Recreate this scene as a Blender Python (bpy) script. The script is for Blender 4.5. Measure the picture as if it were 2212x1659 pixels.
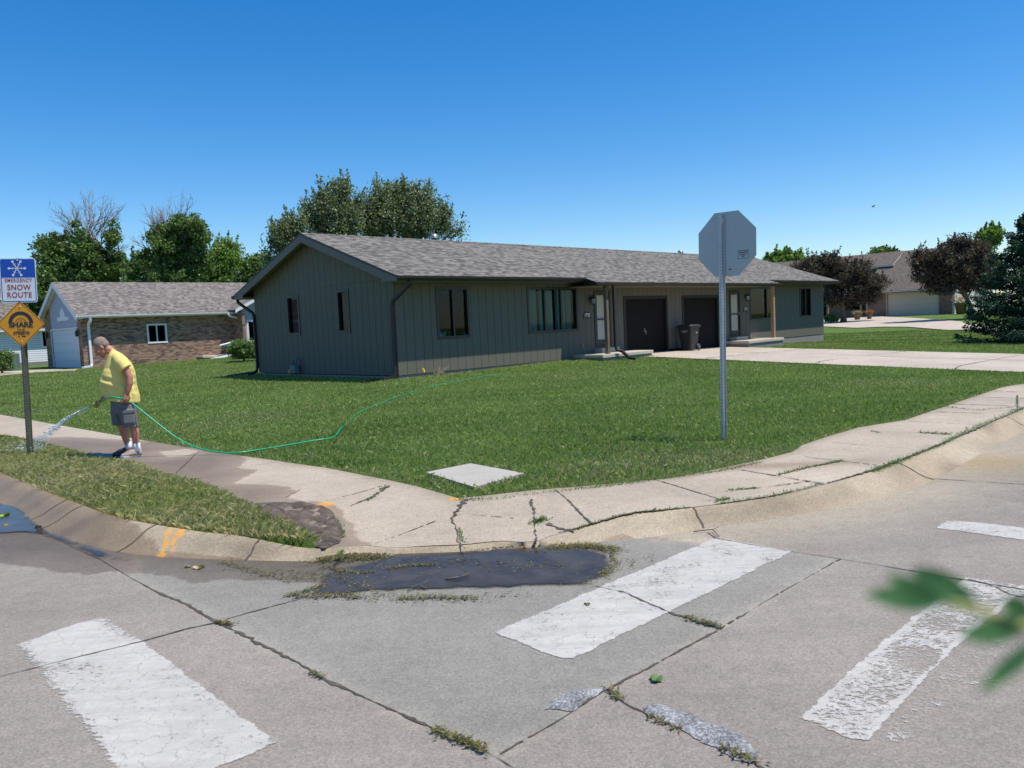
import bpy, math, random
import numpy as np
from math import radians as R, sin, cos, pi, sqrt
from mathutils import Vector, Matrix
from mathutils.geometry import delaunay_2d_cdt

for o in list(bpy.data.objects): bpy.data.objects.remove(o)
SC = bpy.context.scene
COL = SC.collection
rng = np.random.default_rng(7)
random.seed(7)

# ------------------------------------------------------------------ camera
CAMZ = 1.53
PITCH, ROLL, FPX = R(4.377), R(2.672), 1701.0        # focal length for a 2212 px wide picture
cam = bpy.data.cameras.new('camera'); camo = bpy.data.objects.new('camera', cam); COL.objects.link(camo)
cam.sensor_width = 36; cam.lens = FPX/2212*36; cam.clip_end = 2000; cam.clip_start = 0.02
rt = Vector((1,0,0)); up = Vector((0,sin(PITCH),cos(PITCH))); fw = Vector((0,cos(PITCH),-sin(PITCH)))
ci = cos(ROLL)*rt - sin(ROLL)*up
cj = cos(ROLL)*up + sin(ROLL)*rt
m = Matrix((ci, cj, -fw)).transposed().to_4x4(); m.translation = Vector((0,0,CAMZ))
camo.matrix_world = m
cam.dof.use_dof = True; cam.dof.focus_distance = 8.5; cam.dof.aperture_fstop = 6.0
SC.camera = camo

# ------------------------------------------------------------------ sky and sun
SUN_DIR = Vector((0.955,-0.296,0)).normalized(); SUN_EL = R(67.5)
world = bpy.data.worlds.new("World"); SC.world = world; world.use_nodes = True
nt = world.node_tree; nt.nodes.clear()
sky = nt.nodes.new('ShaderNodeTexSky'); sky.sky_type = 'NISHITA'; sky.sun_disc = False
sky.sun_elevation = SUN_EL; sky.sun_rotation = math.atan2(SUN_DIR.x, SUN_DIR.y)
sky.altitude = 350; sky.air_density = 1.0; sky.dust_density = 0.5; sky.ozone_density = 3.2
bg = nt.nodes.new('ShaderNodeBackground'); bg.inputs[1].default_value = 0.15
wo = nt.nodes.new('ShaderNodeOutputWorld')
hs = nt.nodes.new('ShaderNodeHueSaturation'); hs.inputs['Saturation'].default_value = 1.42; hs.inputs['Hue'].default_value = .503; nt.links.new(sky.outputs[0], hs.inputs['Color']); nt.links.new(hs.outputs[0], bg.inputs[0]); nt.links.new(bg.outputs[0], wo.inputs[0])
sl = bpy.data.lights.new('sun','SUN'); sl.energy = 5.0; sl.angle = R(0.53); sl.color = (1.0,0.945,0.855)
so = bpy.data.objects.new('sun', sl); COL.objects.link(so)
d3 = Vector((SUN_DIR.x*cos(SUN_EL), SUN_DIR.y*cos(SUN_EL), sin(SUN_EL)))
so.rotation_euler = d3.to_track_quat('Z','Y').to_euler(); so.location = (20,-5,40)
SC.view_settings.view_transform = 'Standard'; SC.view_settings.look = 'None'
SC.view_settings.exposure = 0.10; SC.view_settings.gamma = 1.0
SC.render.engine = 'CYCLES'

# ------------------------------------------------------------------ surveying helpers
_c, _s = cos(ROLL), sin(ROLL)
def ray(px, py):
    qx, qy = px-1106, py-829.5
    x = qx*_c-qy*_s; y = qx*_s+qy*_c
    z = -y/FPX
    return np.array([x/FPX, cos(PITCH)+z*sin(PITCH), -sin(PITCH)+z*cos(PITCH)])
def gp(px, py, z=0.0):
    r = ray(px,py); t = (z-CAMZ)/r[2]; return np.array([r[0]*t, r[1]*t])
def aty(px, py, Y):
    r = ray(px,py); t = Y/r[1]; return Vector((r[0]*t, Y, CAMZ+r[2]*t))
YAW = R(45.184)
U = np.array([sin(YAW), cos(YAW)]); V = np.array([-U[1], U[0]]); A0 = np.array([-3.345, 23.304])
def uv2w(u, v): return A0 + U*u + V*v
def w2uv(x, y):
    dx, dy = x-A0[0], y-A0[1]
    return dx*U[0]+dy*U[1], dx*V[0]+dy*V[1]
def on_v(px, py, v0):           # point of the vertical plane v = v0, as (u, z)
    r = ray(px,py); B = A0+V*v0; t = (B@V)/(r[:2]@V); p = r*t
    return w2uv(p[0],p[1])[0], p[2]+CAMZ
def on_u(px, py, u0):
    r = ray(px,py); B = A0+U*u0; t = (B@U)/(r[:2]@U); p = r*t
    return w2uv(p[0],p[1])[1], p[2]+CAMZ
def sstep(a, b, x):
    t = np.clip((x-a)/(b-a),0,1); return t*t*(3-2*t)
def terr(x, y):                 # height of the land
    u, v = w2uv(np.asarray(x,float), np.asarray(y,float))
    s = np.clip(-v,0,15)
    K = [-200,2,10.5,18.4,29.5,42,60,70,300]
    near = np.interp(u,K,[0,0,.12,.02,-.26,-.1,.35,.5,.6])
    slope = np.interp(u,K,[0,0,.030,.034,.025,.01,0,0,0])
    near = near*np.clip(1-(s-0)/60,0,1)*np.where(u<10.5,np.clip(1-s/14,0,1),1) - slope*s
    back = .15*sstep(12,28,v)*(1-sstep(15,40,u))
    bumpz = .065*sstep(-1.6,-.1,u)*sstep(-1.7,-.2,v)*(1-sstep(8.5,10.4,u))*(1-sstep(9,11,v))
    return near+back+bumpz

# ------------------------------------------------------------------ node helpers
def new_mat(name):
    m = bpy.data.materials.new(name); m.use_nodes = True
    nt = m.node_tree; nt.nodes.clear()
    out = nt.nodes.new('ShaderNodeOutputMaterial'); b = nt.nodes.new('ShaderNodeBsdfPrincipled')
    nt.links.new(b.outputs[0], out.inputs[0])
    return m, nt, b, out
def N(nt, t, **k):
    n = nt.nodes.new(t)
    for a, v in k.items():
        if a.startswith('i_'):
            key = a[2:]; key = int(key) if key.isdigit() else key
            n.inputs[key].default_value = v
        else: setattr(n, a, v)
    return n
def L(nt, a, b): nt.links.new(a, b)
def math_(nt, op, a, b=None, c=None, clamp=False):
    n = nt.nodes.new('ShaderNodeMath'); n.operation = op; n.use_clamp = clamp
    for i, x in enumerate((a,b,c)):
        if x is None: continue
        if isinstance(x,(int,float)): n.inputs[i].default_value = x
        else: nt.links.new(x, n.inputs[i])
    return n.outputs[0]
def mixc(nt, f, a, b, mode='MIX'):
    n = nt.nodes.new('ShaderNodeMix'); n.data_type = 'RGBA'; n.blend_type = mode; n.clamp_factor = True
    for i, x in ((0,f),(6,a),(7,b)):
        if isinstance(x,(int,float)): n.inputs[i].default_value = x
        elif isinstance(x,(tuple,list)): n.inputs[i].default_value = (*x[:3],1)
        else: nt.links.new(x, n.inputs[i])
    return n.outputs[2]
def noise(nt, vec, scale, detail=4, rough=.55, dist=0):
    n = N(nt,'ShaderNodeTexNoise'); n.inputs['Scale'].default_value = scale
    n.inputs['Detail'].default_value = detail; n.inputs['Roughness'].default_value = rough
    n.inputs['Distortion'].default_value = dist
    if vec is not None: L(nt, vec, n.inputs['Vector'])
    return n.outputs[0]
def ramp(nt, x, pts):
    n = nt.nodes.new('ShaderNodeValToRGB'); e = n.color_ramp.elements
    while len(e) < len(pts): e.new(.5)
    for el, (p, c) in zip(e, pts):
        el.position = p; el.color = (*c,1) if isinstance(c,(tuple,list)) else (c,c,c,1)
    L(nt, x, n.inputs[0]); return n.outputs[0]
def bump(nt, b, h, strength=.3, dist=.01):
    n = N(nt,'ShaderNodeBump'); n.inputs['Strength'].default_value = strength; n.inputs['Distance'].default_value = dist
    L(nt, h, n.inputs['Height']); L(nt, n.outputs[0], b.inputs['Normal'])
def simple(name, col, rough=.6, var=.15, scale=6, metal=0, bmp=0, bscale=60, spec=.5, coat=0):
    m, nt, b, out = new_mat(name)
    tc = N(nt,'ShaderNodeTexCoord').outputs['Object']
    n1 = noise(nt, tc, scale, 5); n2 = noise(nt, tc, scale*9, 3)
    f = math_(nt,'ADD', math_(nt,'MULTIPLY',n1,.65), math_(nt,'MULTIPLY',n2,.35))
    lo = tuple(c*(1-var) for c in col); hi = tuple(min(1,c*(1+var)) for c in col)
    L(nt, ramp(nt,f,[(.3,lo),(.7,hi)]), b.inputs['Base Color'])
    b.inputs['Roughness'].default_value = rough; b.inputs['Metallic'].default_value = metal
    b.inputs['Specular IOR Level'].default_value = spec
    if coat: b.inputs['Coat Weight'].default_value = coat
    if bmp: bump(nt, b, noise(nt,tc,bscale,4), bmp, .01)
    return m

# ------------------------------------------------------------------ mesh helpers
def box_uv(me):
    uvl = me.uv_layers.new(name='UVMap')
    co = np.empty(len(me.vertices)*3); me.vertices.foreach_get('co',co); co = co.reshape(-1,3)
    vi = np.empty(len(me.loops),int); me.loops.foreach_get('vertex_index',vi)
    nrm = np.zeros((len(me.loops),3))
    for p in me.polygons: nrm[p.loop_start:p.loop_start+p.loop_total] = p.normal
    t = np.stack([-nrm[:,1], nrm[:,0], 0*nrm[:,0]],1)
    ln = np.linalg.norm(t,axis=1); flat = np.abs(nrm[:,2])>.985
    t = np.where(flat[:,None], np.array([1.,0,0]), t/np.maximum(ln,1e-6)[:,None])
    b = np.cross(nrm,t); b = np.where(flat[:,None], np.array([0,1.,0]), b)
    b *= np.where(b[:,2:]<-1e-6,-1,1)
    c = co[vi]; uv = np.stack([(c*t).sum(1),(c*b).sum(1)],1)
    uvl.data.foreach_set('uv', uv.ravel())
class MB:
    def __init__(s): s.v=[]; s.f=[]; s.m=[]; s.sm=[]
    def add(s, vs, fs, m=0, M=None, smooth=False):
        o = len(s.v)
        for p in vs:
            p = Vector(p)
            s.v.append(tuple(M@p if M is not None else p))
        for f in fs: s.f.append(tuple(i+o for i in f)); s.m.append(m); s.sm.append(smooth)
        return s
    def box(s, x0,x1,y0,y1,z0,z1, m=0, M=None):
        vs = [(x0,y0,z0),(x1,y0,z0),(x1,y1,z0),(x0,y1,z0),(x0,y0,z1),(x1,y0,z1),(x1,y1,z1),(x0,y1,z1)]
        return s.add(vs, [(3,2,1,0),(4,5,6,7),(0,1,5,4),(1,2,6,5),(2,3,7,6),(3,0,4,7)], m, M)
    def bbox(s, x0,x1,y0,y1,z0,z1, r=.01, m=0, M=None):       # box with chamfered vertical and top edges
        def ring(d,z): return [(x0+d,y0,z),(x1-d,y0,z),(x1,y0+d,z),(x1,y1-d,z),(x1-d,y1,z),(x0+d,y1,z),(x0,y1-d,z),(x0,y0+d,z)]
        def ring2(z): return [(x0+r,y0+r,z),(x1-r,y0+r,z),(x1-r,y0+r,z),(x1-r,y1-r,z),(x1-r,y1-r,z),(x0+r,y1-r,z),(x0+r,y1-r,z),(x0+r,y0+r,z)]
        a, b = ring(r,z0), ring(r,z1-r)
        c = [(x0+r*1.5,y0+r,z1),(x1-r*1.5,y0+r,z1),(x1-r,y0+r*1.5,z1),(x1-r,y1-r*1.5,z1),(x1-r*1.5,y1-r,z1),(x0+r*1.5,y1-r,z1),(x0+r,y1-r*1.5,z1),(x0+r,y0+r*1.5,z1)]
        fs = [tuple(range(7,-1,-1)), tuple(range(16,24))]
        for k in (0,8):
            for i in range(8): j=(i+1)%8; fs.append((k+i,k+j,k+8+j,k+8+i))
        return s.add(a+b+c, fs, m, M)
    def prism(s, poly, z0, z1, m=0, M=None):
        n = len(poly); vs = [(x,y,z0) for x,y in poly]+[(x,y,z1) for x,y in poly]
        fs = [tuple(range(n-1,-1,-1)), tuple(range(n,2*n))]+[(i,(i+1)%n,n+(i+1)%n,n+i) for i in range(n)]
        return s.add(vs, fs, m, M)
    def loft(s, rings, m=0, M=None, smooth=True, caps=True, closed=True):
        n = len(rings[0]); vs = [p for r in rings for p in r]; fs = []
        for k in range(len(rings)-1):
            for i in range(n if closed else n-1):
                j = (i+1)%n; fs.append((k*n+i,k*n+j,(k+1)*n+j,(k+1)*n+i))
        s.add(vs, fs, m, M, smooth)
        if caps and closed:
            o = len(s.v)-len(vs)
            s.f.append(tuple(o+i for i in range(n-1,-1,-1))); s.m.append(m); s.sm.append(smooth)
            s.f.append(tuple(o+(len(rings)-1)*n+i for i in range(n))); s.m.append(m); s.sm.append(smooth)
        return s
    def tube(s, pts, r, n=8, m=0, M=None, smooth=True, flat=1.0, caps=True):
        pts = [Vector(p) for p in pts]; rs = r if isinstance(r,(list,tuple)) else [r]*len(pts)
        rings = []; prev = None
        for i, p in enumerate(pts):
            t = (pts[min(i+1,len(pts)-1)]-pts[max(i-1,0)]).normalized()
            if prev is None:
                a = Vector((0,0,1)) if abs(t.z)<.9 else Vector((1,0,0))
                x = t.cross(a).normalized()
            else: x = (prev-t*prev.dot(t)).normalized()
            prev = x; y = t.cross(x)
            rings.append([tuple(p+x*cos(2*pi*k/n)*rs[i]+y*sin(2*pi*k/n)*rs[i]*flat) for k in range(n)])
        return s.loft(rings, m, M, smooth, caps)
    def rect(s, pts, w, d, m=0, M=None):        # square section pipe (down pipes)
        pts = [Vector(p) for p in pts]; rings=[]
        for i, p in enumerate(pts):
            t = (pts[min(i+1,len(pts)-1)]-pts[max(i-1,0)]).normalized()
            x = Vector((1,0,0))-t*t.x; x = x.normalized() if x.length>.1 else Vector((0,1,0)); y = t.cross(x)
            rings.append([tuple(p+x*a*w/2+y*b*d/2) for a,b in ((-1,-1),(1,-1),(1,1),(-1,1))])
        return s.loft(rings, m, M, False)
    def ell(s, c, r, m=0, M=None, n=16, k=10, rot=None):
        c = Vector(c); rings=[]; vs=[]; fs=[]
        for a in range(1,k):
            th = pi*a/k
            for b in range(n):
                ph = 2*pi*b/n; p = Vector((sin(th)*cos(ph)*r[0], sin(th)*sin(ph)*r[1], -cos(th)*r[2]))
                if rot is not None: p = rot@p
                vs.append(tuple(c+p))
        e = Vector((0,0,r[2]));  e = rot@e if rot is not None else e
        vs += [tuple(c-e), tuple(c+e)]
        for a in range(k-2):
            for b in range(n): j=(b+1)%n; fs.append((a*n+b,a*n+j,(a+1)*n+j,(a+1)*n+b))
        for b in range(n): fs.append(((b+1)%n,b,len(vs)-2)); fs.append(((k-2)*n+b,(k-2)*n+(b+1)%n,len(vs)-1))
        return s.add(vs, fs, m, M, True)
    def build(s, name, mats, parent=None, uv=True):
        me = bpy.data.meshes.new(name); me.from_pydata(s.v, [], s.f)
        if not isinstance(mats,(list,tuple)): mats = [mats]
        for x in mats: me.materials.append(x)
        me.polygons.foreach_set('material_index', s.m); me.polygons.foreach_set('use_smooth', s.sm)
        me.update()
        if uv: box_uv(me)
        o = bpy.data.objects.new(name, me); COL.objects.link(o)
        if parent is not None: o.parent = parent
        return o
def np_mesh(name, verts, faces, mats, parent=None, col=None, smooth=False):
    me = bpy.data.meshes.new(name); nv=len(verts); nf=len(faces); k=faces.shape[1]
    me.vertices.add(nv); me.vertices.foreach_set('co', verts.astype(np.float32).ravel())
    me.loops.add(nf*k); me.loops.foreach_set('vertex_index', faces.astype(np.int32).ravel())
    me.polygons.add(nf); me.polygons.foreach_set('loop_start', np.arange(nf,dtype=np.int32)*k)
    me.polygons.foreach_set('loop_total', np.full(nf,k,dtype=np.int32))
    if smooth: me.polygons.foreach_set('use_smooth', np.ones(nf,bool))
    me.update(calc_edges=True)
    for x in (mats if isinstance(mats,(list,tuple)) else [mats]): me.materials.append(x)
    if col is not None:
        a = me.color_attributes.new('col','FLOAT_COLOR','POINT')
        a.data.foreach_set('color', np.concatenate([col,np.ones((nv,1))],1).astype(np.float32).ravel())
    o = bpy.data.objects.new(name, me); COL.objects.link(o)
    if parent is not None: o.parent = parent
    return o
def tag(o, label=None, cat=None, group=None, kind=None):
    if label: o['label'] = label
    if cat: o['category'] = cat
    if group: o['group'] = group
    if kind: o['kind'] = kind
    return o
def empty(name, loc, rz=0, label=None, cat=None, group=None):
    o = bpy.data.objects.new(name, None); o.location = loc; o.rotation_euler = (0,0,rz); o.empty_display_size=.2
    COL.objects.link(o); return tag(o,label,cat,group)
def copy_tree(o, parent=None):
    c = o.copy(); COL.objects.link(c)
    if parent is not None: c.parent = parent
    for ch in list(o.children): copy_tree(ch, c)
    return c
def text_mesh(name, s, size, mat, parent, loc, M=None, xs=1.0, off=0.0, thick=.0012, sp=1.0):
    cu = bpy.data.curves.new(name,'FONT'); cu.body = s; cu.size = size; cu.align_x='CENTER'; cu.align_y='CENTER'
    cu.extrude = thick; cu.offset = off; cu.space_character = sp
    t = bpy.data.objects.new(name, cu); COL.objects.link(t)
    dg = bpy.context.evaluated_depsgraph_get(); dg.update()
    me = bpy.data.meshes.new_from_object(t.evaluated_get(dg))
    bpy.data.objects.remove(t); bpy.data.curves.remove(cu)
    T = Matrix.Translation(loc) @ (M if M is not None else Matrix()) @ Matrix.Diagonal((xs,1,1,1))
    me.transform(T); me.materials.clear(); me.materials.append(mat); me.name = name
    o = bpy.data.objects.new(name, me); COL.objects.link(o); o.parent = parent
    return o
def inpoly(P, poly):
    x, y = P[:,0], P[:,1]; poly = np.asarray(poly); c = np.zeros(len(P),bool); j = len(poly)-1
    for i in range(len(poly)):
        xi,yi = poly[i]; xj,yj = poly[j]
        if yi != yj:
            c ^= ((yi>y)!=(yj>y)) & (x < (xj-xi)*(y-yi)/(yj-yi)+xi)
        j = i
    return c
def pdist(P, line, closed=False):
    line = np.asarray(line,float); d = np.full(len(P),1e9); n = len(line)
    for i in range(n if closed else n-1):
        a, b = line[i], line[(i+1)%n]; ab = b-a; t = np.clip(((P-a)@ab)/max(ab@ab,1e-12),0,1)
        d = np.minimum(d, np.hypot(*(P-a-t[:,None]*ab).T))
    return d
def sdist(P, poly):             # positive inside
    d = pdist(P, poly, True); return np.where(inpoly(P,poly), d, -d)
def spline(pts, step=.05):      # Catmull-Rom through points
    P = [np.array(p,float) for p in pts]; P = [2*P[0]-P[1]]+P+[2*P[-1]-P[-2]]; out=[]
    for i in range(1,len(P)-2):
        n = max(1,int(np.linalg.norm(P[i+1]-P[i])/step))
        for k in range(n):
            t = k/n
            out.append(.5*((2*P[i])+(-P[i-1]+P[i+1])*t+(2*P[i-1]-5*P[i]+4*P[i+1]-P[i+2])*t*t+(-P[i-1]+3*P[i]-3*P[i+1]+P[i+2])*t**3))
    out.append(P[-2]); return np.array(out)
def wob(x, y, s, seed=0):       # smooth pseudo noise in -1..1
    r = np.random.default_rng(seed); v = 0
    for k in range(6):
        a = r.uniform(0,2*pi); f = s*r.uniform(.6,1.9); v = v+np.sin((x*cos(a)+y*sin(a))*f+r.uniform(0,6.28))
    return v/3.2
def PX(lst, z=0.0): return [gp(a,b,z) for a,b in lst]
# ================================================================== MATERIALS
def attr(nt, name): 
    n = N(nt,'ShaderNodeAttribute'); n.attribute_name = name; return n
def mat_concrete(name):
    m, nt, b, out = new_mat(name)
    geo = N(nt,'ShaderNodeNewGeometry').outputs['Position']
    tint = attr(nt,'tint').outputs['Color']; wet = attr(nt,'wet').outputs['Fac']; org = attr(nt,'orange').outputs['Fac']
    n1 = noise(nt,geo,.9,6,.6); n2 = noise(nt,geo,9,5,.65); n3 = noise(nt,geo,75,4,.75); n4 = noise(nt,geo,230,2,.7)
    nst = N(nt,'ShaderNodeMapping'); nst.inputs['Rotation'].default_value = (0,0,-.1); nst.inputs['Scale'].default_value = (.8,9,1); L(nt,geo,nst.inputs[0])
    n5 = noise(nt,nst.outputs[0],1.2,5,.6)
    v = math_(nt,'ADD', math_(nt,'MULTIPLY_ADD',n1,.34,.44), math_(nt,'ADD', math_(nt,'MULTIPLY',n2,.30), math_(nt,'ADD',math_(nt,'MULTIPLY',n3,.48),math_(nt,'MULTIPLY',n5,.14))))
    v = math_(nt,'MULTIPLY_ADD', v, 1.5, -.58)
    col = mixc(nt, 1.0, tint, v, 'MULTIPLY')
    # pale and dark aggregate specks
    vo = N(nt,'ShaderNodeTexVoronoi'); vo.inputs['Scale'].default_value = 48; L(nt,geo,vo.inputs['Vector'])
    speck = math_(nt,'MULTIPLY', math_(nt,'LESS_THAN',vo.outputs['Distance'],.2), math_(nt,'GREATER_THAN',n2,.5))
    col = mixc(nt, math_(nt,'MULTIPLY',speck,.35), col, (.05,.045,.04))
    sp2 = math_(nt,'GREATER_THAN',n4,.62)
    col = mixc(nt, math_(nt,'MULTIPLY',sp2,.45), col, (.60,.54,.47))
    vq = N(nt,'ShaderNodeTexVoronoi'); vq.inputs['Scale'].default_value=120; L(nt,geo,vq.inputs['Vector']); vc = N(nt,'ShaderNodeSeparateColor'); L(nt,vq.outputs['Color'],vc.inputs[0])
    col = mixc(nt, .38, col, mixc(nt,1.0,col,math_(nt,'MULTIPLY_ADD',vc.outputs[0],.9,.55),'MULTIPLY'))
    n9 = noise(nt,geo,.55,3,.5); oil = math_(nt,'MULTIPLY_ADD', math_(nt,'ADD',n9,math_(nt,'MULTIPLY',n2,.25)), -6, 3.0, clamp=True)
    col = mixc(nt, math_(nt,'MULTIPLY',oil,.16), col, (.07,.06,.055))
    # wet: darker, smoother, ragged edge
    nw = noise(nt,geo,6,6,.65); nww = noise(nt,geo,1.4,4,.6)
    e = math_(nt,'ADD', wet, math_(nt,'ADD', math_(nt,'MULTIPLY_ADD',nw,.22,-.11), math_(nt,'MULTIPLY_ADD',nww,.2,-.1)))
    w = math_(nt,'MULTIPLY_ADD', e, 28, .5, clamp=True)
    damp = math_(nt,'MULTIPLY_ADD', math_(nt,'ADD',e,math_(nt,'MULTIPLY_ADD',n2,.5,-.3)), 2.5, .1, clamp=True)
    dk = mixc(nt, damp, (.74,.67,.60), (.52,.46,.40))
    colw = mixc(nt, 1.0, col, dk, 'MULTIPLY')
    col = mixc(nt, w, col, colw)
    o = math_(nt,'MULTIPLY_ADD', math_(nt,'ADD', org, math_(nt,'MULTIPLY_ADD',n2,.09,-.045)), 40, .3, clamp=True)
    o = math_(nt,'MULTIPLY', o, math_(nt,'MULTIPLY_ADD',n3,2.6,-.55,clamp=True))
    col = mixc(nt, o, col, (.72,.32,.03))
    L(nt,col,b.inputs['Base Color'])
    rr = math_(nt,'SUBTRACT', .92, math_(nt,'MULTIPLY', w, math_(nt,'MULTIPLY_ADD',n2,.5,.18)))
    L(nt,rr,b.inputs['Roughness']); b.inputs['Specular IOR Level'].default_value=.35
    h = math_(nt,'ADD', math_(nt,'MULTIPLY',n3,.5), math_(nt,'ADD',math_(nt,'MULTIPLY',n4,.25),math_(nt,'MULTIPLY',n2,.5)))
    bump(nt,b,h,.55,.012)
    return m
M_CONC = mat_concrete('concrete')
def mat_plainconc(name, col, rough=.9):
    m, nt, b, out = new_mat(name)
    geo = N(nt,'ShaderNodeNewGeometry').outputs['Position']
    n1 = noise(nt,geo,1.3,6,.6); n2 = noise(nt,geo,14,5,.65); n3 = noise(nt,geo,90,3,.7)
    v = math_(nt,'ADD', math_(nt,'MULTIPLY_ADD',n1,.4,.45), math_(nt,'ADD', math_(nt,'MULTIPLY',n2,.35), math_(nt,'MULTIPLY',n3,.3)))
    L(nt, mixc(nt,1.0,col,v,'MULTIPLY'), b.inputs['Base Color']); b.inputs['Roughness'].default_value = rough
    bump(nt,b,math_(nt,'ADD',n2,n3),.4,.008)
    return m
M_SLAB = mat_plainconc('pale_concrete',(.48,.42,.34)); M_PAD = mat_plainconc('grey_concrete',(.40,.37,.32)); M_FOUND = mat_plainconc('foundation_concrete',(.22,.215,.20))
M_PATCH = None
def mat_patch():
    m, nt, b, out = new_mat('tar_patch'); geo = N(nt,'ShaderNodeNewGeometry').outputs['Position']
    n = noise(nt,geo,70,3,.8); n2 = noise(nt,geo,6,4)
    L(nt, ramp(nt, math_(nt,'ADD',math_(nt,'MULTIPLY',n,.8),math_(nt,'MULTIPLY',n2,.3)), [(.36,(.05,.05,.052)),(.52,(.22,.22,.22)),(.7,(.62,.62,.62))]), b.inputs['Base Color'])
    b.inputs['Roughness'].default_value=.75; bump(nt,b,n,1,.02); return m
M_PATCH = mat_patch()
def mat_dirt(name, a, c, sc=60):
    m, nt, b, out = new_mat(name); geo = N(nt,'ShaderNodeNewGeometry').outputs['Position']
    n = noise(nt,geo,sc,4,.7); n2 = noise(nt,geo,7,4)
    L(nt, ramp(nt, math_(nt,'ADD',math_(nt,'MULTIPLY',n,.6),math_(nt,'MULTIPLY',n2,.4)), [(.35,a),(.65,c)]), b.inputs['Base Color'])
    b.inputs['Roughness'].default_value=.95; bump(nt,b,n,.8,.01); return m
M_CRACK = mat_dirt('crack_dirt',(.035,.03,.024),(.13,.11,.085)); M_SOIL = mat_dirt('soil',(.02,.016,.012),(.09,.07,.05),30)
M_WETMUD = mat_dirt('wet_mud',(.020,.014,.010),(.16,.12,.085),18); M_WETMUD.node_tree.nodes['Principled BSDF'].inputs['Roughness'].default_value=.8
def mat_paint(name, cover, white=(.52,.495,.45)):
    m, nt, b, out = new_mat(name)
    geo = N(nt,'ShaderNodeNewGeometry').outputs['Position']; ed = attr(nt,'edge').outputs['Fac']; cv = attr(nt,'cover').outputs['Fac']
    mp = N(nt,'ShaderNodeMapping'); mp.inputs['Scale'].default_value=(1,1.5,1); mp.inputs['Rotation'].default_value=(0,0,.25); L(nt,geo,mp.inputs[0])
    n1 = noise(nt,mp.outputs[0],34,7,.78,.4); n2 = noise(nt,geo,2.6,5,.65); n3 = noise(nt,geo,150,3,.75); n4 = noise(nt,geo,11,6,.75); n5 = noise(nt,geo,.9,3,.5)
    st = N(nt,'ShaderNodeMapping'); st.inputs['Scale'].default_value=(.7,11,1); st.inputs['Rotation'].default_value=(0,0,-.12); L(nt,geo,st.inputs[0]); n6 = noise(nt,st.outputs[0],1.6,5,.6)
    c = math_(nt,'ADD', math_(nt,'MULTIPLY',n1,1.5), math_(nt,'MULTIPLY_ADD',n2,.9,-1.20))
    c = math_(nt,'ADD', c, math_(nt,'MULTIPLY_ADD',n3,.35,-.17))
    c = math_(nt,'ADD', c, cv)
    fray = math_(nt,'MULTIPLY_ADD', math_(nt,'ADD',ed,math_(nt,'MULTIPLY_ADD',n4,.07,-.035)), 20, -.15)
    c = math_(nt,'MINIMUM', c, fray)
    vo = N(nt,'ShaderNodeTexVoronoi'); vo.feature='DISTANCE_TO_EDGE'; vo.inputs['Scale'].default_value=7
    vd = N(nt,'ShaderNodeVectorMath'); vd.operation='ADD'; L(nt,geo,vd.inputs[0]); nn_=N(nt,'ShaderNodeTexNoise'); nn_.inputs['Scale'].default_value=9; nn_.inputs['Detail'].default_value=4; L(nt,geo,nn_.inputs['Vector'])
    sc_=N(nt,'ShaderNodeVectorMath'); sc_.operation='SCALE'; sc_.inputs['Scale'].default_value=.16; L(nt,nn_.outputs['Color'],sc_.inputs[0]); L(nt,sc_.outputs[0],vd.inputs[1]); L(nt,vd.outputs[0],vo.inputs['Vector'])
    crk = math_(nt,'MULTIPLY', math_(nt,'LESS_THAN',vo.outputs['Distance'],.012), math_(nt,'GREATER_THAN',math_(nt,'ADD',n2,math_(nt,'MULTIPLY',n5,.4)),.72))
    al = math_(nt,'MULTIPLY_ADD', c, 9, .0, clamp=True); al = math_(nt,'MULTIPLY', al, math_(nt,'MULTIPLY_ADD',crk,-.30,1.0)); al = math_(nt,'MULTIPLY',al,.96)
    v = math_(nt,'ADD',math_(nt,'MULTIPLY_ADD',n3,.40,.52),math_(nt,'MULTIPLY',n2,.36))
    v = math_(nt,'ADD', v, math_(nt,'MULTIPLY_ADD',n4,.45,-.22)); v = math_(nt,'ADD', v, math_(nt,'MULTIPLY_ADD',n6,.42,-.19))
    L(nt, mixc(nt,1.0,white,v,'MULTIPLY'), b.inputs['Base Color']); b.inputs['Roughness'].default_value=.7; b.inputs['Specular IOR Level'].default_value=.3
    bump(nt,b,math_(nt,'ADD',n3,n1),.5,.008)
    tr = N(nt,'ShaderNodeBsdfTransparent'); mx = N(nt,'ShaderNodeMixShader')
    L(nt,al,mx.inputs[0]); L(nt,tr.outputs[0],mx.inputs[1]); L(nt,b.outputs[0],mx.inputs[2]); L(nt,mx.outputs[0],out.inputs[0])
    return m
M_PAINT = mat_paint('road_paint',0)
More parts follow.
